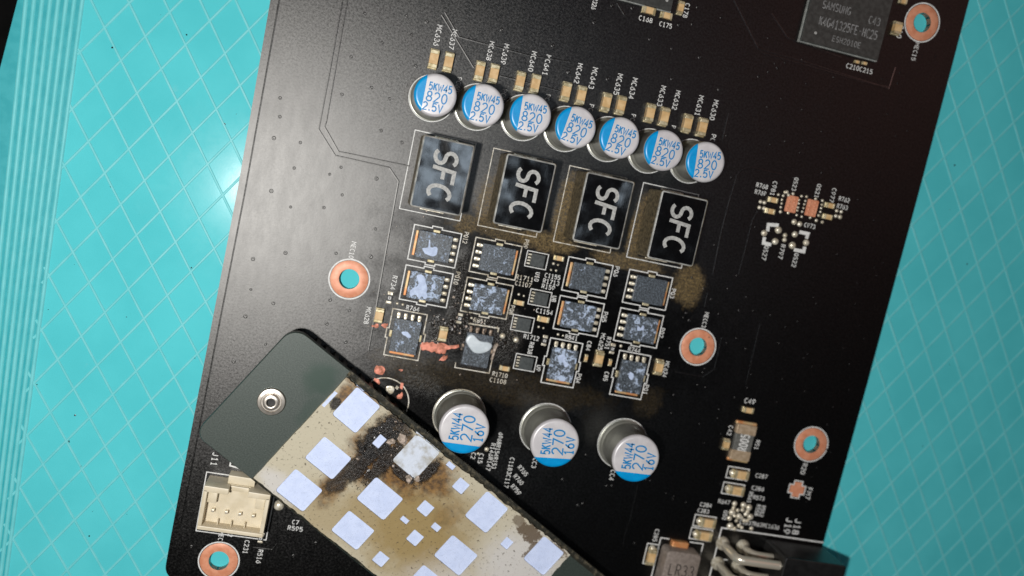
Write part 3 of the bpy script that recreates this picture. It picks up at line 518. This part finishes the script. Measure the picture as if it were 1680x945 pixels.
# stains are placed in board coordinates measured from the board's own centre
def on_board(name, mb, mat, smooth=None, label=None, kind=None): return obj(name, mb, mat, sub, (-47, 15, 0), 0, smooth, label, kind)
for x, y in holes:
    r = obj('mounting_ring', MB().lathe([(2.02, -1.5), (2.02, 0.02), (2.12, 0.035), (3.70, 0.035), (3.75, 0.005)], 48), M['copper'], board, BL(x, y), smooth=40)
    obj('printed_circle', MB().lathe([(3.86, 0.012), (4.12, 0.012)], 48), M['silk'], r)
# raised copper-pour edges under the mask
for path in TRACES:
    on_board('pour_edge', MB().ribbon(path, 0.34, 0.002, 0.022), M['mask_edge'])
on_board('pour_edge', MB().ribbon([(-21.5, 60), (-21.4, -11.5), (-21.9, -49.5), (-22.2, -80)], 0.34, 0.002, 0.03), M['mask_edge'])
vm = MB()
for x, y in VIAS:
    r = random.uniform(0.28, 0.42)
    vm.lathe([(r, 0.001), (r*0.8, 0.035), (r*0.5, 0.038), (r*0.25, 0.008)], 12, x, y, False, True)
for k in range(130):
    x, y = random.uniform(70, 114), random.uniform(-60, 60)
    vm.lathe([(0.22, 0.001), (0.15, 0.035), (0.06, 0.04)], 6, x, y, False, True)
on_board('via_bumps', vm, M['mask_edge'], smooth=60, kind='stuff')
# silkscreen designators
for txt, x, y, dr, ln in TEXTS:
    ang = {'R': 0.0, 'D': -math.pi/2, 'X': math.radians(-38)}[dr]
    pitch = ln/len(txt); h = min(max(1.12*pitch, 0.85), 1.5)
    dirty = 22 < x < 36 and -40 < y < -8
    on_board('printed_text', write(MB(), txt, x, y, ang, ln, h, 0.15*h + 0.01, 0.014), M['silk_dirty' if dirty else 'silk'])
def outline_print(pts, w=0.2, dirty=False, closed=True):
    return on_board('printed_outline', MB().ribbon(pts, w, 0.010, closed=closed), M['silk_dirty' if dirty else 'silk'])

# electrolytic-style polymer capacitors ----------------------------------
def cap_proto(R, H, lines, chord, name='capacitor'):
    prof = [(R + 0.12, 0.25), (R + 0.26, 0.45), (R + 0.26, 1.0), (R + 0.05, 1.25), (R - 0.28, 1.5), (R - 0.28, 1.75), (R, 2.05), (R, H - 0.75)]
    can = obj(name, MB().lathe(prof, 56), M['can_side'], board, smooth=45)
    top = [(R, H - 0.75)] + [(R - 0.62 + 0.62*math.cos(a), H - 0.62 + 0.62*math.sin(a)) for a in [math.radians(i*15) for i in range(0, 7)]] + [(R*0.55, H + 0.0), (R*0.2, H)]
    obj('top_face', MB().lathe(top, 56, cap1=True), M['can_top'], can, smooth=60)
    obj('seat', MB().lathe([(R + 0.35, 0.01), (R + 0.40, 0.2), (R + 0.1, 0.30)], 48, cap1=True), M['can_side'], can, smooth=50)
    # printed segment following the rounded rim
    def ztop(r):
        if r <= R - 0.62: return H
        q = min((r - (R - 0.62))/0.62, 1.0); return H - 0.62 + 0.62*math.sqrt(max(1 - q*q, 0))
    st = MB(); nx, ny = 16, 24; RR = R*0.992; vs = []; fs = []
    for i in range(nx + 1):
        x = -chord*R - (RR - chord*R)*(1 - (1 - i/nx)**2)*0.999
        ym = math.sqrt(max(RR*RR - x*x, 1e-6))
        for j in range(ny + 1):
            y = ym*math.sin(math.pi/2*(2*j/ny - 1)); r = math.hypot(x, y)
            k = 1 + 0.03/R*(1 if r > R - 0.6 else 0)
            vs.append((x*k, y*k, ztop(r) + 0.025))
    for i in range(nx):
        for j in range(ny):
            a = i*(ny + 1) + j; fs.append((a, a + ny + 1, a + ny + 2, a + 1))
    fs = [tuple(reversed(f)) for f in fs]
    st.add(vs, fs); obj('blue_segment', st, M['blue'], can, smooth=60)
    for s, x, y, ln, h in lines: obj('printed_text', write(MB(), s, x*R, y*R, 0, ln*R, h*R, 0.063*R, H + 0.02, fill=0.74), M['blue_text'], can)
    return can
up_lines = [('5KW45', 0.17, 0.37, 1.12, 0.33), ('820', 0.08, -0.10, 1.06, 0.44), ('2.5V', -0.03, -0.57, 1.0, 0.35)]
lo_lines = [('5KW44', 0.09, 0.36, 1.14, 0.36), ('270', 0.07, -0.12, 1.12, 0.44), ('16V', -0.06, -0.60, 0.80, 0.36)]
up_ang = (0.6, -0.4, 2.0, -8.0, -5.6, -2.2, 5.7); lo_ang = (91.5, 95.7, 92.4)
first = None
for (x, y, _), a in zip(CAPS_UPPER, up_ang):
    if first is None:
        first = cap_proto(4.0, 9.5, up_lines, 0.52); first.location = BL(x, y); first.rotation_euler = (0, 0, math.radians(a))
    else:
        o = copy_tree(first, board, BL(x, y), math.radians(a)); o.rotation_euler.x = math.radians(random.uniform(-1.2, 1.2)); o.rotation_euler.y = math.radians(random.uniform(-1.2, 1.2))
    outline_print(circle(x, y, 4.52, 48), 0.16)
first = None
for (x, y, _), a in zip(CAPS_LOWER, lo_ang):
    if first is None:
        first = cap_proto(5.0, 10.0, lo_lines, 0.60); first.location = BL(x, y); first.rotation_euler = (0, 0, math.radians(a))
    else: copy_tree(first, board, BL(x, y), math.radians(a))
    outline_print(circle(x, y, 5.52, 48), 0.16, dirty=x < 40)
# footprint whose capacitor is gone
(cx, cy), cr = CAP_RING
outline_print(circle(cx, cy, 5.05, 56), 0.22, True)
on_board('printed_text', write(MB(), '+', RING_PLUS[0], RING_PLUS[1], 0.3, 1.1, 1.2, 0.3, 0.015), M['silk_dirty'])

# chokes marked SFC ------------------------------------------------------
def sfc_proto():
    w, h, H = 9.95, 13.75, 8.5
    body = obj('choke', MB().rbox(0, 0, w, h, 0.15, H - 0.22, 0.45), M['core_side'], board)
    obj('worn_highlight_edge', MB().loft([[(x, y, z) for x, y in rrect(0, 0, w - 2*i, h - 2*i, 0.5, 3)] for z, i in ((H - 0.42, -0.012), (H - 0.28, 0.0), (H - 0.04, 0.24), (H + 0.002, 0.32))], False, False), M['core_edge'], body, smooth=30)  # bevel coloured lighter for the light it catches
    obj('top_face', MB().rbox(0, 0, w - 0.62, h - 0.62, H - 0.3, H - 0.004, 0.3), M['core_top'], body)
    tx = write(MB(), 'SFC', 0.0, 0.1, -math.pi/2, 9.9, 4.2, 0.74, H + 0.012, 0.10, 0.84)
    obj('printed_text', tx, M['core_print'], body)
    for s in (-1, 1): obj('solder_foot', MB().rbox(0, s*(h/2 + 0.1), 5.0, 0.9, 0.0, 0.3, 0.2, 0.1), M['solder'], body)
    return body
first = None
for k, (x, y) in enumerate(((14.5, -0.8), (30.72, -0.8), (46.85, -0.9), (62.6, -1.25))):
    if first is None: first = sfc_proto(); first.location = BL(x, y)
    else: copy_tree(first, board, BL(x, y), 0)
    x0 = 8.17 + 16*k
    outline_print(rrect(x0 + 6.15, -1.05 - 0.1*k, 12.3, 15.75), 0.17, dirty=k in (1, 2))

# power transistors -------------------------------------------------------
def mosfet_proto():
    b = obj('transistor', MB().rbox(-0.22, 0, 6.85, 5.5, 0.12, 1.0, 0.12, 0.08), M['mosfet'], board)
    for j in range(4):
        y = (j - 1.5)*1.42
        mbl = MB(); mbl.rbox(3.85, y, 1.05, 0.78, 0.01, 0.34, 0.2, 0.14); mbl.rbox(3.25, y, 0.7, 0.55, 0.25, 0.5, 0.1, 0.05)
        obj('lead', mbl, M['solder'], b, smooth=50)
    obj('drain_tab', MB().rbox(-3.98, 0, 0.50, 5.1, 0.01, 0.30, 0.1, 0.08), M['tab_copper'], b)
    for s in (-1, 1): obj('side_tab', MB().rbox(-0.2, s*3.05, 1.35, 0.5, 0.01, 0.36, 0.06, 0.04), M['gold'], b)
    obj('pin_dot', MB().lathe([(0.32, 1.004), (0.26, 1.004)], 16), M['resistor'], b)
    return b
MOS = [(16.55, -14.95, 0, .42), (16.5, -23.25, 0, .62), (29.2, -15.0, 180, .40), (29.15, -23.3, 180, .58), (48.95, -15.1, 0, .22), (48.95, -23.35, 0, .55), (62.3, -15.15, 180, .02), (62.3, -23.45, 180, .48),
       (14.35, -33.75, 90, .42), (47.6, -33.75, 90, .68), (62.85, -33.7, 90, .45), (29.3, -33.9, 90, .10)]
def mos_outline(x, y, rot):
    hw, hh, t0, t1 = 4.83, 3.53, 1.0, 0.42
    pts = [(-hw, -hh), (-0.2-t0, -hh), (-0.2-t0, -hh-t1), (-0.2+t0, -hh-t1), (-0.2+t0, -hh), (hw, -hh), (hw, hh), (-0.2+t0, hh), (-0.2+t0, hh+t1), (-0.2-t0, hh+t1), (-0.2-t0, hh), (-hw, hh)]
    c, s = math.cos(math.radians(rot)), math.sin(math.radians(rot))
    return [(x + px*c - py*s, y + px*s + py*c) for px, py in pts]
first = None
for k, (x, y, rot, res) in enumerate(MOS):
    if first is None:
        first = mosfet_proto(); first.location = BL(x, y); o = first
    else: o = copy_tree(first, board, BL(x, y), math.radians(rot))
    o['residue'] = res
    pts = mos_outline(x, y, rot)
    if k == 11:
        for ch in o.children:
            if ch.name.split('.')[0] in ('lead', 'side_tab', 'drain_tab'):
                ch.data = ch.data.copy(); ch.data.materials[0] = M['char'] if ch.name.startswith('d') else M['burnt_lead']
        o['label'] = 'burnt transistor with a smear of white thermal paste on top'
        outline_print([(26.5, -29.1), (32.85, -28.95), (32.85, -29.8)], 0.3, True, False)
        outline_print([(25.6, -37.6), (25.6, -38.65), (32.9, -38.6), (32.9, -35)], 0.2, True, False)
    else: outline_print(pts, 0.21, dirty=k in (2, 3, 8))

def blobby(pts, z0, z1, dome=1.0, jag=0.0):
    """Irregular patch with a rounded edge, from a hand-drawn outline."""
    P = [Vector(p) for p in pts]
    Q = []
    n = len(P)
    for i in range(n):
        a, b, c, d = P[i-1], P[i], P[(i+1) % n], P[(i+2) % n]
        for t_ in (0, 0.34, 0.67):
            Q.append(0.5*((2*b) + (c - a)*t_ + (2*a - 5*b + 4*c - d)*t_**2 + (-a + 3*b - 3*c + d)*t_**3))
    if jag: Q = [q + Vector((random.uniform(-jag, jag), random.uniform(-jag, jag))) for q in Q]
    c = sum(Q, Vector((0, 0)))/len(Q)
    if sum(Q[i-1].x*Q[i].y - Q[i].x*Q[i-1].y for i in range(len(Q))) < 0: Q.reverse()
    rings = []
    for f, z in ((1.0, z0), (0.97, z0 + (z1 - z0)*0.6), (0.90, z0 + (z1 - z0)*0.9), (0.75, z1), (0.4, z1 + (z1-z0)*0.1*dome), (0.1, z1 + (z1-z0)*0.15*dome)):
        rings.append([((c + (q - c)*f).x, (c + (q - c)*f).y, z) for q in Q])
    return MB().loft(rings, False, True)
on_board('solder_pad', blobby([(RING_PAD[0] + a, RING_PAD[1] + b) for a, b in ((-0.9, 0.3), (-0.2, 0.8), (0.7, 0.7), (0.9, -0.2), (0.3, -1.0), (-0.5, -0.6))], 0.0, 0.12, 0.6, 0.08), M['solder'], smooth=60)
on_board('thermal_paste', blobby(PASTE, 1.0, 1.32), M['paste'], 70)
on_board('thermal_paste', blobby(PASTE_SIDE, 0.02, 0.7), M['ash'], 70)
for pts in FLAKES: on_board('pad_residue', blobby(pts, 1.0, 1.05, 0.2, 0.07), M['flake'])
for pts in BARE_COPPER: on_board('bare_copper_patch', blobby(pts, 0.0, 0.05, 0.2, 0.17), M['copper_burnt'])

# small driver chips ------------------------------------------------------
first = None
for x, y in DRIVERS:
    if first is None:
        first = obj('driver_chip', MB().rbox(0.1, 0.0, 2.85, 2.6, 0.05, 0.8, 0.05, 0.05), M['driver'], board, BL(x, y))
        for j in range(4): obj('contact', MB().rbox(-1.62, (j - 1.5)*0.62, 0.62, 0.34, 0.01, 0.16, 0.05, 0.05), M['solder'], first)
    else: copy_tree(first, board, BL(x, y), 0)
    outline_print(rrect(x, y, 4.5, 3.2), 0.17)

# chip capacitors and resistors ------------------------------------------
def chip_proto(L, w, h, style):
    """Long axis along y."""
    body = obj('chip_resistor' if style == 'r' else 'chip_capacitor', MB().rbox(0, 0, w*0.96, L*0.6, 0.06, h*0.985, 0.04, 0.06), M['resistor' if style == 'r' else 'ceramic'], board)
    for s in (-1, 1):
        mbt = MB(); mbt.rbox(0, s*L*0.40, w, L*0.22, 0.04, h, 0.08, 0.08)
        mbt.rbox(0, s*L*0.52, w*1.05, L*0.16, 0.01, h*0.45, 0.08, 0.12)
        obj('terminal', mbt, M['gold' if style != 'r' else 'solder'], body)
    if style == 'r': obj('value_mark', MB().ribbon(rrect(0, 0, w*0.4, L*0.2), 0.12, h + 0.01, closed=True), M['silk'], body)
    return body
protos = {}
for i, (x, y) in enumerate(CHIP_ROW):
    if i == 0: protos['row'] = chip_proto(3.3, 1.75, 1.5, 't'); protos['row'].location = BL(x, y)
    else: copy_tree(protos['row'], board, BL(x, y), 0)
for x, y, o_, L, w, st in CHIPS:
    rot = math.pi/2 if o_ == 'H' else 0.0
    h = {'t': 0.75*w, 'r': 0.5, 'b': 1.2}[st]
    key = (L, w, st)
    if key not in protos:
        protos[key] = chip_proto(L, w, h, st); protos[key].location = BL(x, y); protos[key].rotation_euler = (0, 0, rot)
    else: copy_tree(protos[key], board, BL(x, y), rot)
    if st == 'b':
        w_, h_ = (w + 0.9, L + 1.3) if o_ == 'V' else (L + 1.6, w + 0.7)
        outline_print(rrect(x - (0.5 if o_ == 'H' else 0), y + (0.4 if o_ == 'V' else 0), w_, h_), 0.22)
        obj('solder_fillet', MB().dome(0, 0, 0, 0.75, 0.7, 14), M['solder'], board, BL(x - 1.75 if o_ == 'H' else x, y if o_ == 'H' else y + 1.75), smooth=60)
dm = MB()
for x, y, r in DOTS: dm.dome(x, y, 0.0, r, r*0.7, 10)
for x, y, r in FOOT_PADS: dm.dome(x, y, 0.0, r*0.62, r*0.4, 8)
on_board('solder_dots', dm, M['solder'], 60, kind='stuff')
for x, y in FOOT:
    fp = on_board('footprint_pad', MB().rbox(x, y, 2.6, 3.5, 0.0, 0.03, 0.2), M['copper'])
    vb = MB()
    for i in range(2):
        for j in range(4): vb.dome(x + (i - 0.5)*1.2, y + (j - 1.5)*0.8, 0.03, 0.3, 0.14, 8)
    on_board('solder_bumps', vb, M['copper'], 60, kind='stuff')
for L_ in BRACKETS: outline_print(L_, 0.75, closed=False)

# shunt resistor, fiducial, grey choke ------------------------------------
sh = obj('shunt_resistor', MB().rbox(0, 0, 4.3, 5.0, 0.1, 1.0, 0.1, 0.1), M['shunt_body'], board, BL(91.35, -43.85))
for s in (-1, 1):
    obj('terminal', MB().rbox(0, s*2.95, 4.6, 2.2, 0.05, 1.1, 0.2, 0.12), M['shunt'], sh)
    obj('solder_fillet', MB().rbox(0, s*4.2, 5.0, 0.8, 0.01, 0.45, 0.3, 0.25), M['tab_copper'], sh)
obj('printed_text', write(MB(), 'R005', 0.1, 0, math.pi/2, 4.0, 1.9, 0.26, 1.012, fill=0.72), M['silk'], sh)
cross = [(-1.5, -.75), (-.75, -.75), (-.75, -1.5), (.75, -1.5), (.75, -.75), (1.5, -.75), (1.5, .75), (.75, .75), (.75, 1.5), (-.75, 1.5), (-.75, .75), (-1.5, .75)]
on_board('test_pad', MB().loft([[(107.15 + x*1.15, -52.6 + y*1.15, z) for x, y in cross] for z in (0.0, 0.03)]), M['copper'])
outline_print([(107.15 + x*1.32, -52.6 + y*1.32) for x, y in cross], 0.24)
ck = obj('grey_choke', MB().rbox(0, 0, 8.0, 10.4, 0.3, 4.0, 0.9, 0.35, 4), M['choke'], board, BL(82.85, -74.6), smooth=35)
obj('printed_text', write(MB(), 'LR33', 0.1, 1.1, 0, 6.2, 2.5, 0.26, 4.02, fill=0.72), M['choke_print'], ck)
obj('copper_foot', MB().rbox(-0.2, 5.6, 3.9, 1.6, 0.05, 1.3, 0.3, 0.3), M['tab_copper'], ck)
outline_print([(80.3, -68.3), (78.3, -68.3), (78.3, -84), (88.4, -84), (88.4, -68.3), (85.2, -68.3)], 0.24, closed=False)

# memory chips -------------------------------------------------------------
mem = obj('memory_chip', MB().rbox(0, 0, 17.8, 14.0, 0.25, 1.25, 0.1, 0.06), M['memory'], board, BL(90.75, 48.85), label='memory chip printed SAMSUNG in faint grey letters')
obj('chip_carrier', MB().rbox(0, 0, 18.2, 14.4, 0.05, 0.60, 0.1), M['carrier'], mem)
for txt, x, y, ln, h in (('SAMSUNG', -2.9, 1.1, 6.6, 1.5), ('K4G41325FE-HC25', 0.7, -2.2, 13.6, 1.7), ('C43', 6.0, 0.55, 2.8, 1.5), ('ESH2010E', 1.05, -5.0, 6.7, 1.1)):
    obj('printed_text', write(MB(), txt, x, y, 0, ln, h, 0.13*h, 1.26), M['memory_print'], mem)
obj('pin_dot', MB().lathe([(0.3, 1.262), (0.05, 1.262)], 14, -6.15, -4.85), M['core_print'], mem)
mem2 = obj('memory_chip', MB().rbox(0, 0, 17.8, 14.0, 0.25, 1.25, 0.1, 0.06), M['memory'], board, BL(44.4, 47.8), label='memory chip cut by the top edge of the picture')
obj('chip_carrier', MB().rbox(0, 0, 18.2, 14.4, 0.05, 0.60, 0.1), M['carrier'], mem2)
obj('pin_dot', MB().lathe([(0.3, 1.262), (0.05, 1.262)], 14, 7.6, -5.1), M['core_print'], mem2)

# four-pin fan connector ----------------------------------------------------
fx, fy = -12.1, -73.4
fan = obj('fan_connector', MB().rbox(0, 0, 12.7, 9.0, 0.1, 3.3, 0.25), M['nylon'], board, BL(fx, fy), label='cream nylon four-pin fan connector')
def wall(name, cx, cy, w, h, z0, z1, r=0.15): return obj(name, MB().rbox(cx, cy, w, h, z0, z1, r, 0.12), M['nylon'], fan, smooth=30)
wall('front_wall', 0, -4.1, 12.7, 0.8, 3.28, 6.0)
wall('side_wall', -5.95, 0, 0.8, 9.0 - 1.7, 3.28, 6.0); wall('side_wall', 5.95, 0, 0.8, 9.0 - 1.7, 3.28, 6.0)
wall('back_wall', -4.0, 3.9, 4.7, 1.2, 3.28, 6.0); wall('back_wall', 4.2, 3.9, 4.3, 1.2, 3.28, 6.0)
wall('back_sill', 0.2, 3.9, 3.6, 1.0, 3.28, 3.9)
wall('inner_ledge', -4.6, 2.0, 1.8, 2.4, 3.28, 4.9); wall('inner_ledge', 4.6, 2.0, 1.8, 2.4, 3.28, 4.9)
wall('latch', 0.2, 5.3, 5.2, 1.7, 0.1, 3.0)
for j in range(4):
    px = (j - 1.5)*2.6 - 0.18
    obj('contact_pin', MB().rbox(px, -1.0, 0.60, 0.60, 3.2, 4.5, 0, 0.12), M['pin'], fan)
    if j < 3: wall('divider_rib', px + 1.3, -3.2, 0.22, 1.0, 3.28, 4.6, 0)
outline_print([(-19.1, -80.9), (-19.1, -68.4), (-5.2, -68.4), (-5.2, -80.9)], 0.2)
on_board('printed_mark', MB().rbox(-4.1, -70.9, 0.5, 1.5, 0.0, 0.03), M['silk'])
on_board('printed_mark', MB().ribbon([(-14.8, -64.2), (-14.9, -66.4), (-12.6, -66.7)], 0.3, 0.012), M['silk'])
on_board('printed_mark', MB().ribbon([(-14.2, -65.4), (-12.9, -65.5)], 0.3, 0.013), M['silk'])

# angled power connector -----------------------------------------------------
pc = obj('power_connector', MB().rbox(0, 0, 14.6, 34.0, 0.2, 10.0, 0.6, 0.3), M['black_plastic'], board, BL(110.0, -81.8), label='black angled power connector with bent tinned pins')
for row, (xb, zb, zt) in enumerate(((92.85, 0.0, 8.2), (97.75, 0.0, 4.6))):
    for j in range(3):
        y = -67.5 - 4.75*j
        X0, Y0 = xb - 110.0, y + 81.8
        bend = [(X0, Y0, 0.0), (X0, Y0, zt - 1.6)] + [(X0 + 1.6 - 1.6*math.cos(a), Y0, zt - 1.6 + 1.6*math.sin(a)) for a in (0.4, 0.8, 1.2, 1.57)] + [(-6.9, Y0, zt)]
        p_ = obj('bent_pin', MB().tube(bend, 1.0, 12), M['pin'], pc, smooth=60)
        obj('solder_joint', MB().lathe([(1.55, 0.0), (1.5, 0.5), (1.2, 1.1), (0.86, 1.7)], 18, X0, Y0), M['solder'], pc, smooth=60)
outline_print([(91.75, -90), (91.75, -64.0), (116.9, -63.9)], 0.3, closed=False)
outline_print([(91.9, -71.2), (95.0, -71.2)], 0.22, closed=False)

# charred crust and ash round the burnt transistor ----------------------------
cm, am = MB(), MB()
for k in range(470):
    c = random.choice(((25.5, -27.5, 2.2, 2.0), (23.2, -24.5, 1.6, 4.5), (24.4, -31.5, 1.6, 1.8), (29.4, -28.6, 3.5, 0.9), (34.6, -31.0, 1.8, 2.6), (36.5, -33.5, 1.5, 2.4), (22.0, -30.2, 1.8, 1.5), (19.8, -29.8, 1.0, 1.4), (22.5, -30.9, 2.6, 0.7), (21.5, -33.3, 2.6, 0.6), (26.3, -30.5, 0.6, 2.5)))
    x, y = random.gauss(c[0], c[2]*0.6), random.gauss(c[1], c[3]*0.6)
    (cm if random.random() < 0.9 else am).lump(x, y, 0.03, random.uniform(0.05, 0.16 if random.random() < 0.88 else 0.42), 0.45, 0.45)
for k in range(60):
    x, y = random.uniform(6, 40), random.uniform(-42, -8)
    am.lump(x, y, 0.02, random.uniform(0.05, 0.13), 0.5, 0.4)
on_board('charred_crust', cm, M['char'], kind='stuff')
on_board('ash_crumbs', am, M['ash'], kind='stuff')

# ------------------------------------------------------------------ the heatsink bar lying on the board
hx, hy, hth = PLATE_POS
sink = thing('heatsink', 'green-grey heatsink bar with burnt cream thermal pad lying across the circuit board', 'heatsink', (hx, hy, 0.03), math.radians(hth))
U0, U1, V0, V1 = -6.7, 80.0, -14.3, 14.1
pl_out = [(U1, V0), (U1, 16.2)] + [(U0 + 3.2 + 3.2*math.cos(a), V1 - 3.2 + 3.2*math.sin(a)) for a in [math.radians(90 + 15*i) for i in range(7)]] + [(U0 + 2.4 + 2.4*math.cos(a), V0 + 2.4 + 2.4*math.sin(a)) for a in [math.radians(180 + 15*i) for i in range(7)]]
pm = MB().loft([[(x + (0.12 if x < 30 else 0)*k, y*(1 - 0.010*k), z) for x, y in pl_out] for z, k in ((4.3, 1), (4.45, 0), (5.8, 0), (6.0, 1))])
plate = obj('plate', pm, M['plate'], sink)
nf = 34
fm = make_mesh('fin', MB().rbox(0, 0, 1.0, V1 - V0 - 0.3, 0.0, 4.29, 0, 0), M['fin'])
for k in range(nf):
    u = U0 + 6.0 + k*2.25
    if u < 76: obj('fin', fm, None, sink, (u, 0.012*u + 0.1, 0))
obj('dirty_edge', MB().ribbon([(7.2, 13.85), (20, 14.2), (40, 14.75), (79, 15.6)], 1.25, 6.01, 0.25), M['plate_rim'], sink)
obj('dirty_edge', MB().ribbon([(7.4, -13.85), (30, -13.8), (79, -13.9)], 0.7, 6.01, 0.18), M['plate_rim'], sink)
so = obj('standoff', MB().lathe([(2.75, 5.99), (2.75, 6.25), (2.55, 6.55), (2.0, 6.62), (1.9, 6.4), (1.65, 6.4), (1.5, 7.2), (1.1, 7.35), (0.85, 7.3), (0.8, 6.2)], 40), M['steel'], sink, smooth=35)
obj('bore', MB().lathe([(0.83, 6.2), (0.1, 6.18)], 24, cap1=True), M['dark_hole'], so)
# aged pad sheet with the sunken chip prints
random.seed(11)
def rough_line(a, b, step, amp):
    a, b = Vector(a), Vector(b); n = max(int((b - a).length/step), 1); nn = Vector((-(b-a).y, (b-a).x)).normalized()
    return [tuple(a + (b - a)*i/n + nn*(random.uniform(-amp, amp) if i else 0)) for i in range(n)]
PU0, PU1, PV0, PV1 = 7.4, 67.4, -13.45, 15.1
pad_out = rough_line((PU0, PV0), (PU1, PV0), 0.7, 0.12) + rough_line((PU1, PV0), (PU1, PV1), 0.8, 0.1) + rough_line((PU1, PV1), (PU0, 13.1), 0.6, 0.2) + rough_line((PU0, 13.1), (PU0, PV0), 1.0, 0.06)
holes2 = [rrect(u, v, w, h, min(w, h)*0.08, 2) for u, v, w, h in PAD_SQUARES]
pme = filled('thermal_pad', [pad_out] + holes2, 1.0, M['pad'])
pad = obj('thermal_pad', pme, None, sink, (0, 0, 7.0), label='cream thermal pad, charred black and brown near one end')
for i, (u, v, w, h) in enumerate(PAD_SQUARES):
    obj('chip_imprint', MB().rbox(u, v, w + 0.3, h + 0.3, -0.98, -0.38, 0, 0), M['imprint_dirty' if i in (2,) else 'imprint'], pad)
obj('chip_imprint', MB().add([(7.55, 9.6, 0.02), (8.25, 9.7, 0.02), (8.2, 5.9, 0.02), (7.55, 5.9, 0.02), (7.55, 9.6, -0.9), (8.25, 9.7, -0.9), (8.2, 5.9, -0.9), (7.55, 5.9, -0.9)],
    [(3, 2, 1, 0), (0, 1, 5, 4), (1, 2, 6, 5), (2, 3, 7, 6), (3, 0, 4, 7)]), M['imprint'], pad)
cm, am = MB(), MB()
def in_square(u, v): return any(abs(u - a) < w/2 + 0.1 and abs(v - b) < h/2 + 0.1 for a, b, w, h in PAD_SQUARES)
n = 0
while n < 380:
    c = random.choice(((20.6, 9.5, 2.2, 3.6), (20.8, 3.0, 2.0, 4.0), (21.5, 12.0, 2.4, 1.4), (24.0, 7.0, 1.4, 4.5), (28.5, 5.6, 4.0, 0.6), (32.4, 10.0, 0.7, 3.2), (24.3, 0.0, 1.6, 2.5)))
    u, v = random.gauss(c[0], c[2]*0.6), random.gauss(c[1], c[3]*0.6); n += 1
    if in_square(u, v) or v > 13.6: continue
    (cm if random.random() < 0.9 else am).lump(u, v, 0.0, random.uniform(0.05, 0.14 if random.random() < 0.93 else 0.36), 0.45, 0.45)
obj('charred_crust', cm, M['char'], pad, kind='stuff')
obj('ash_crumbs', am, M['ash'], pad, kind='stuff')
for (u, v, r) in ((24.0, 11.0, 1.1), (22.6, 9.2, 0.8), (30.6, 5.7, 0.9), (31.8, 6.8, 0.8)):
    obj('ash_lump', MB().lump(u, v, 0.1, r, 0.5, 0.3), M['ash'], pad)
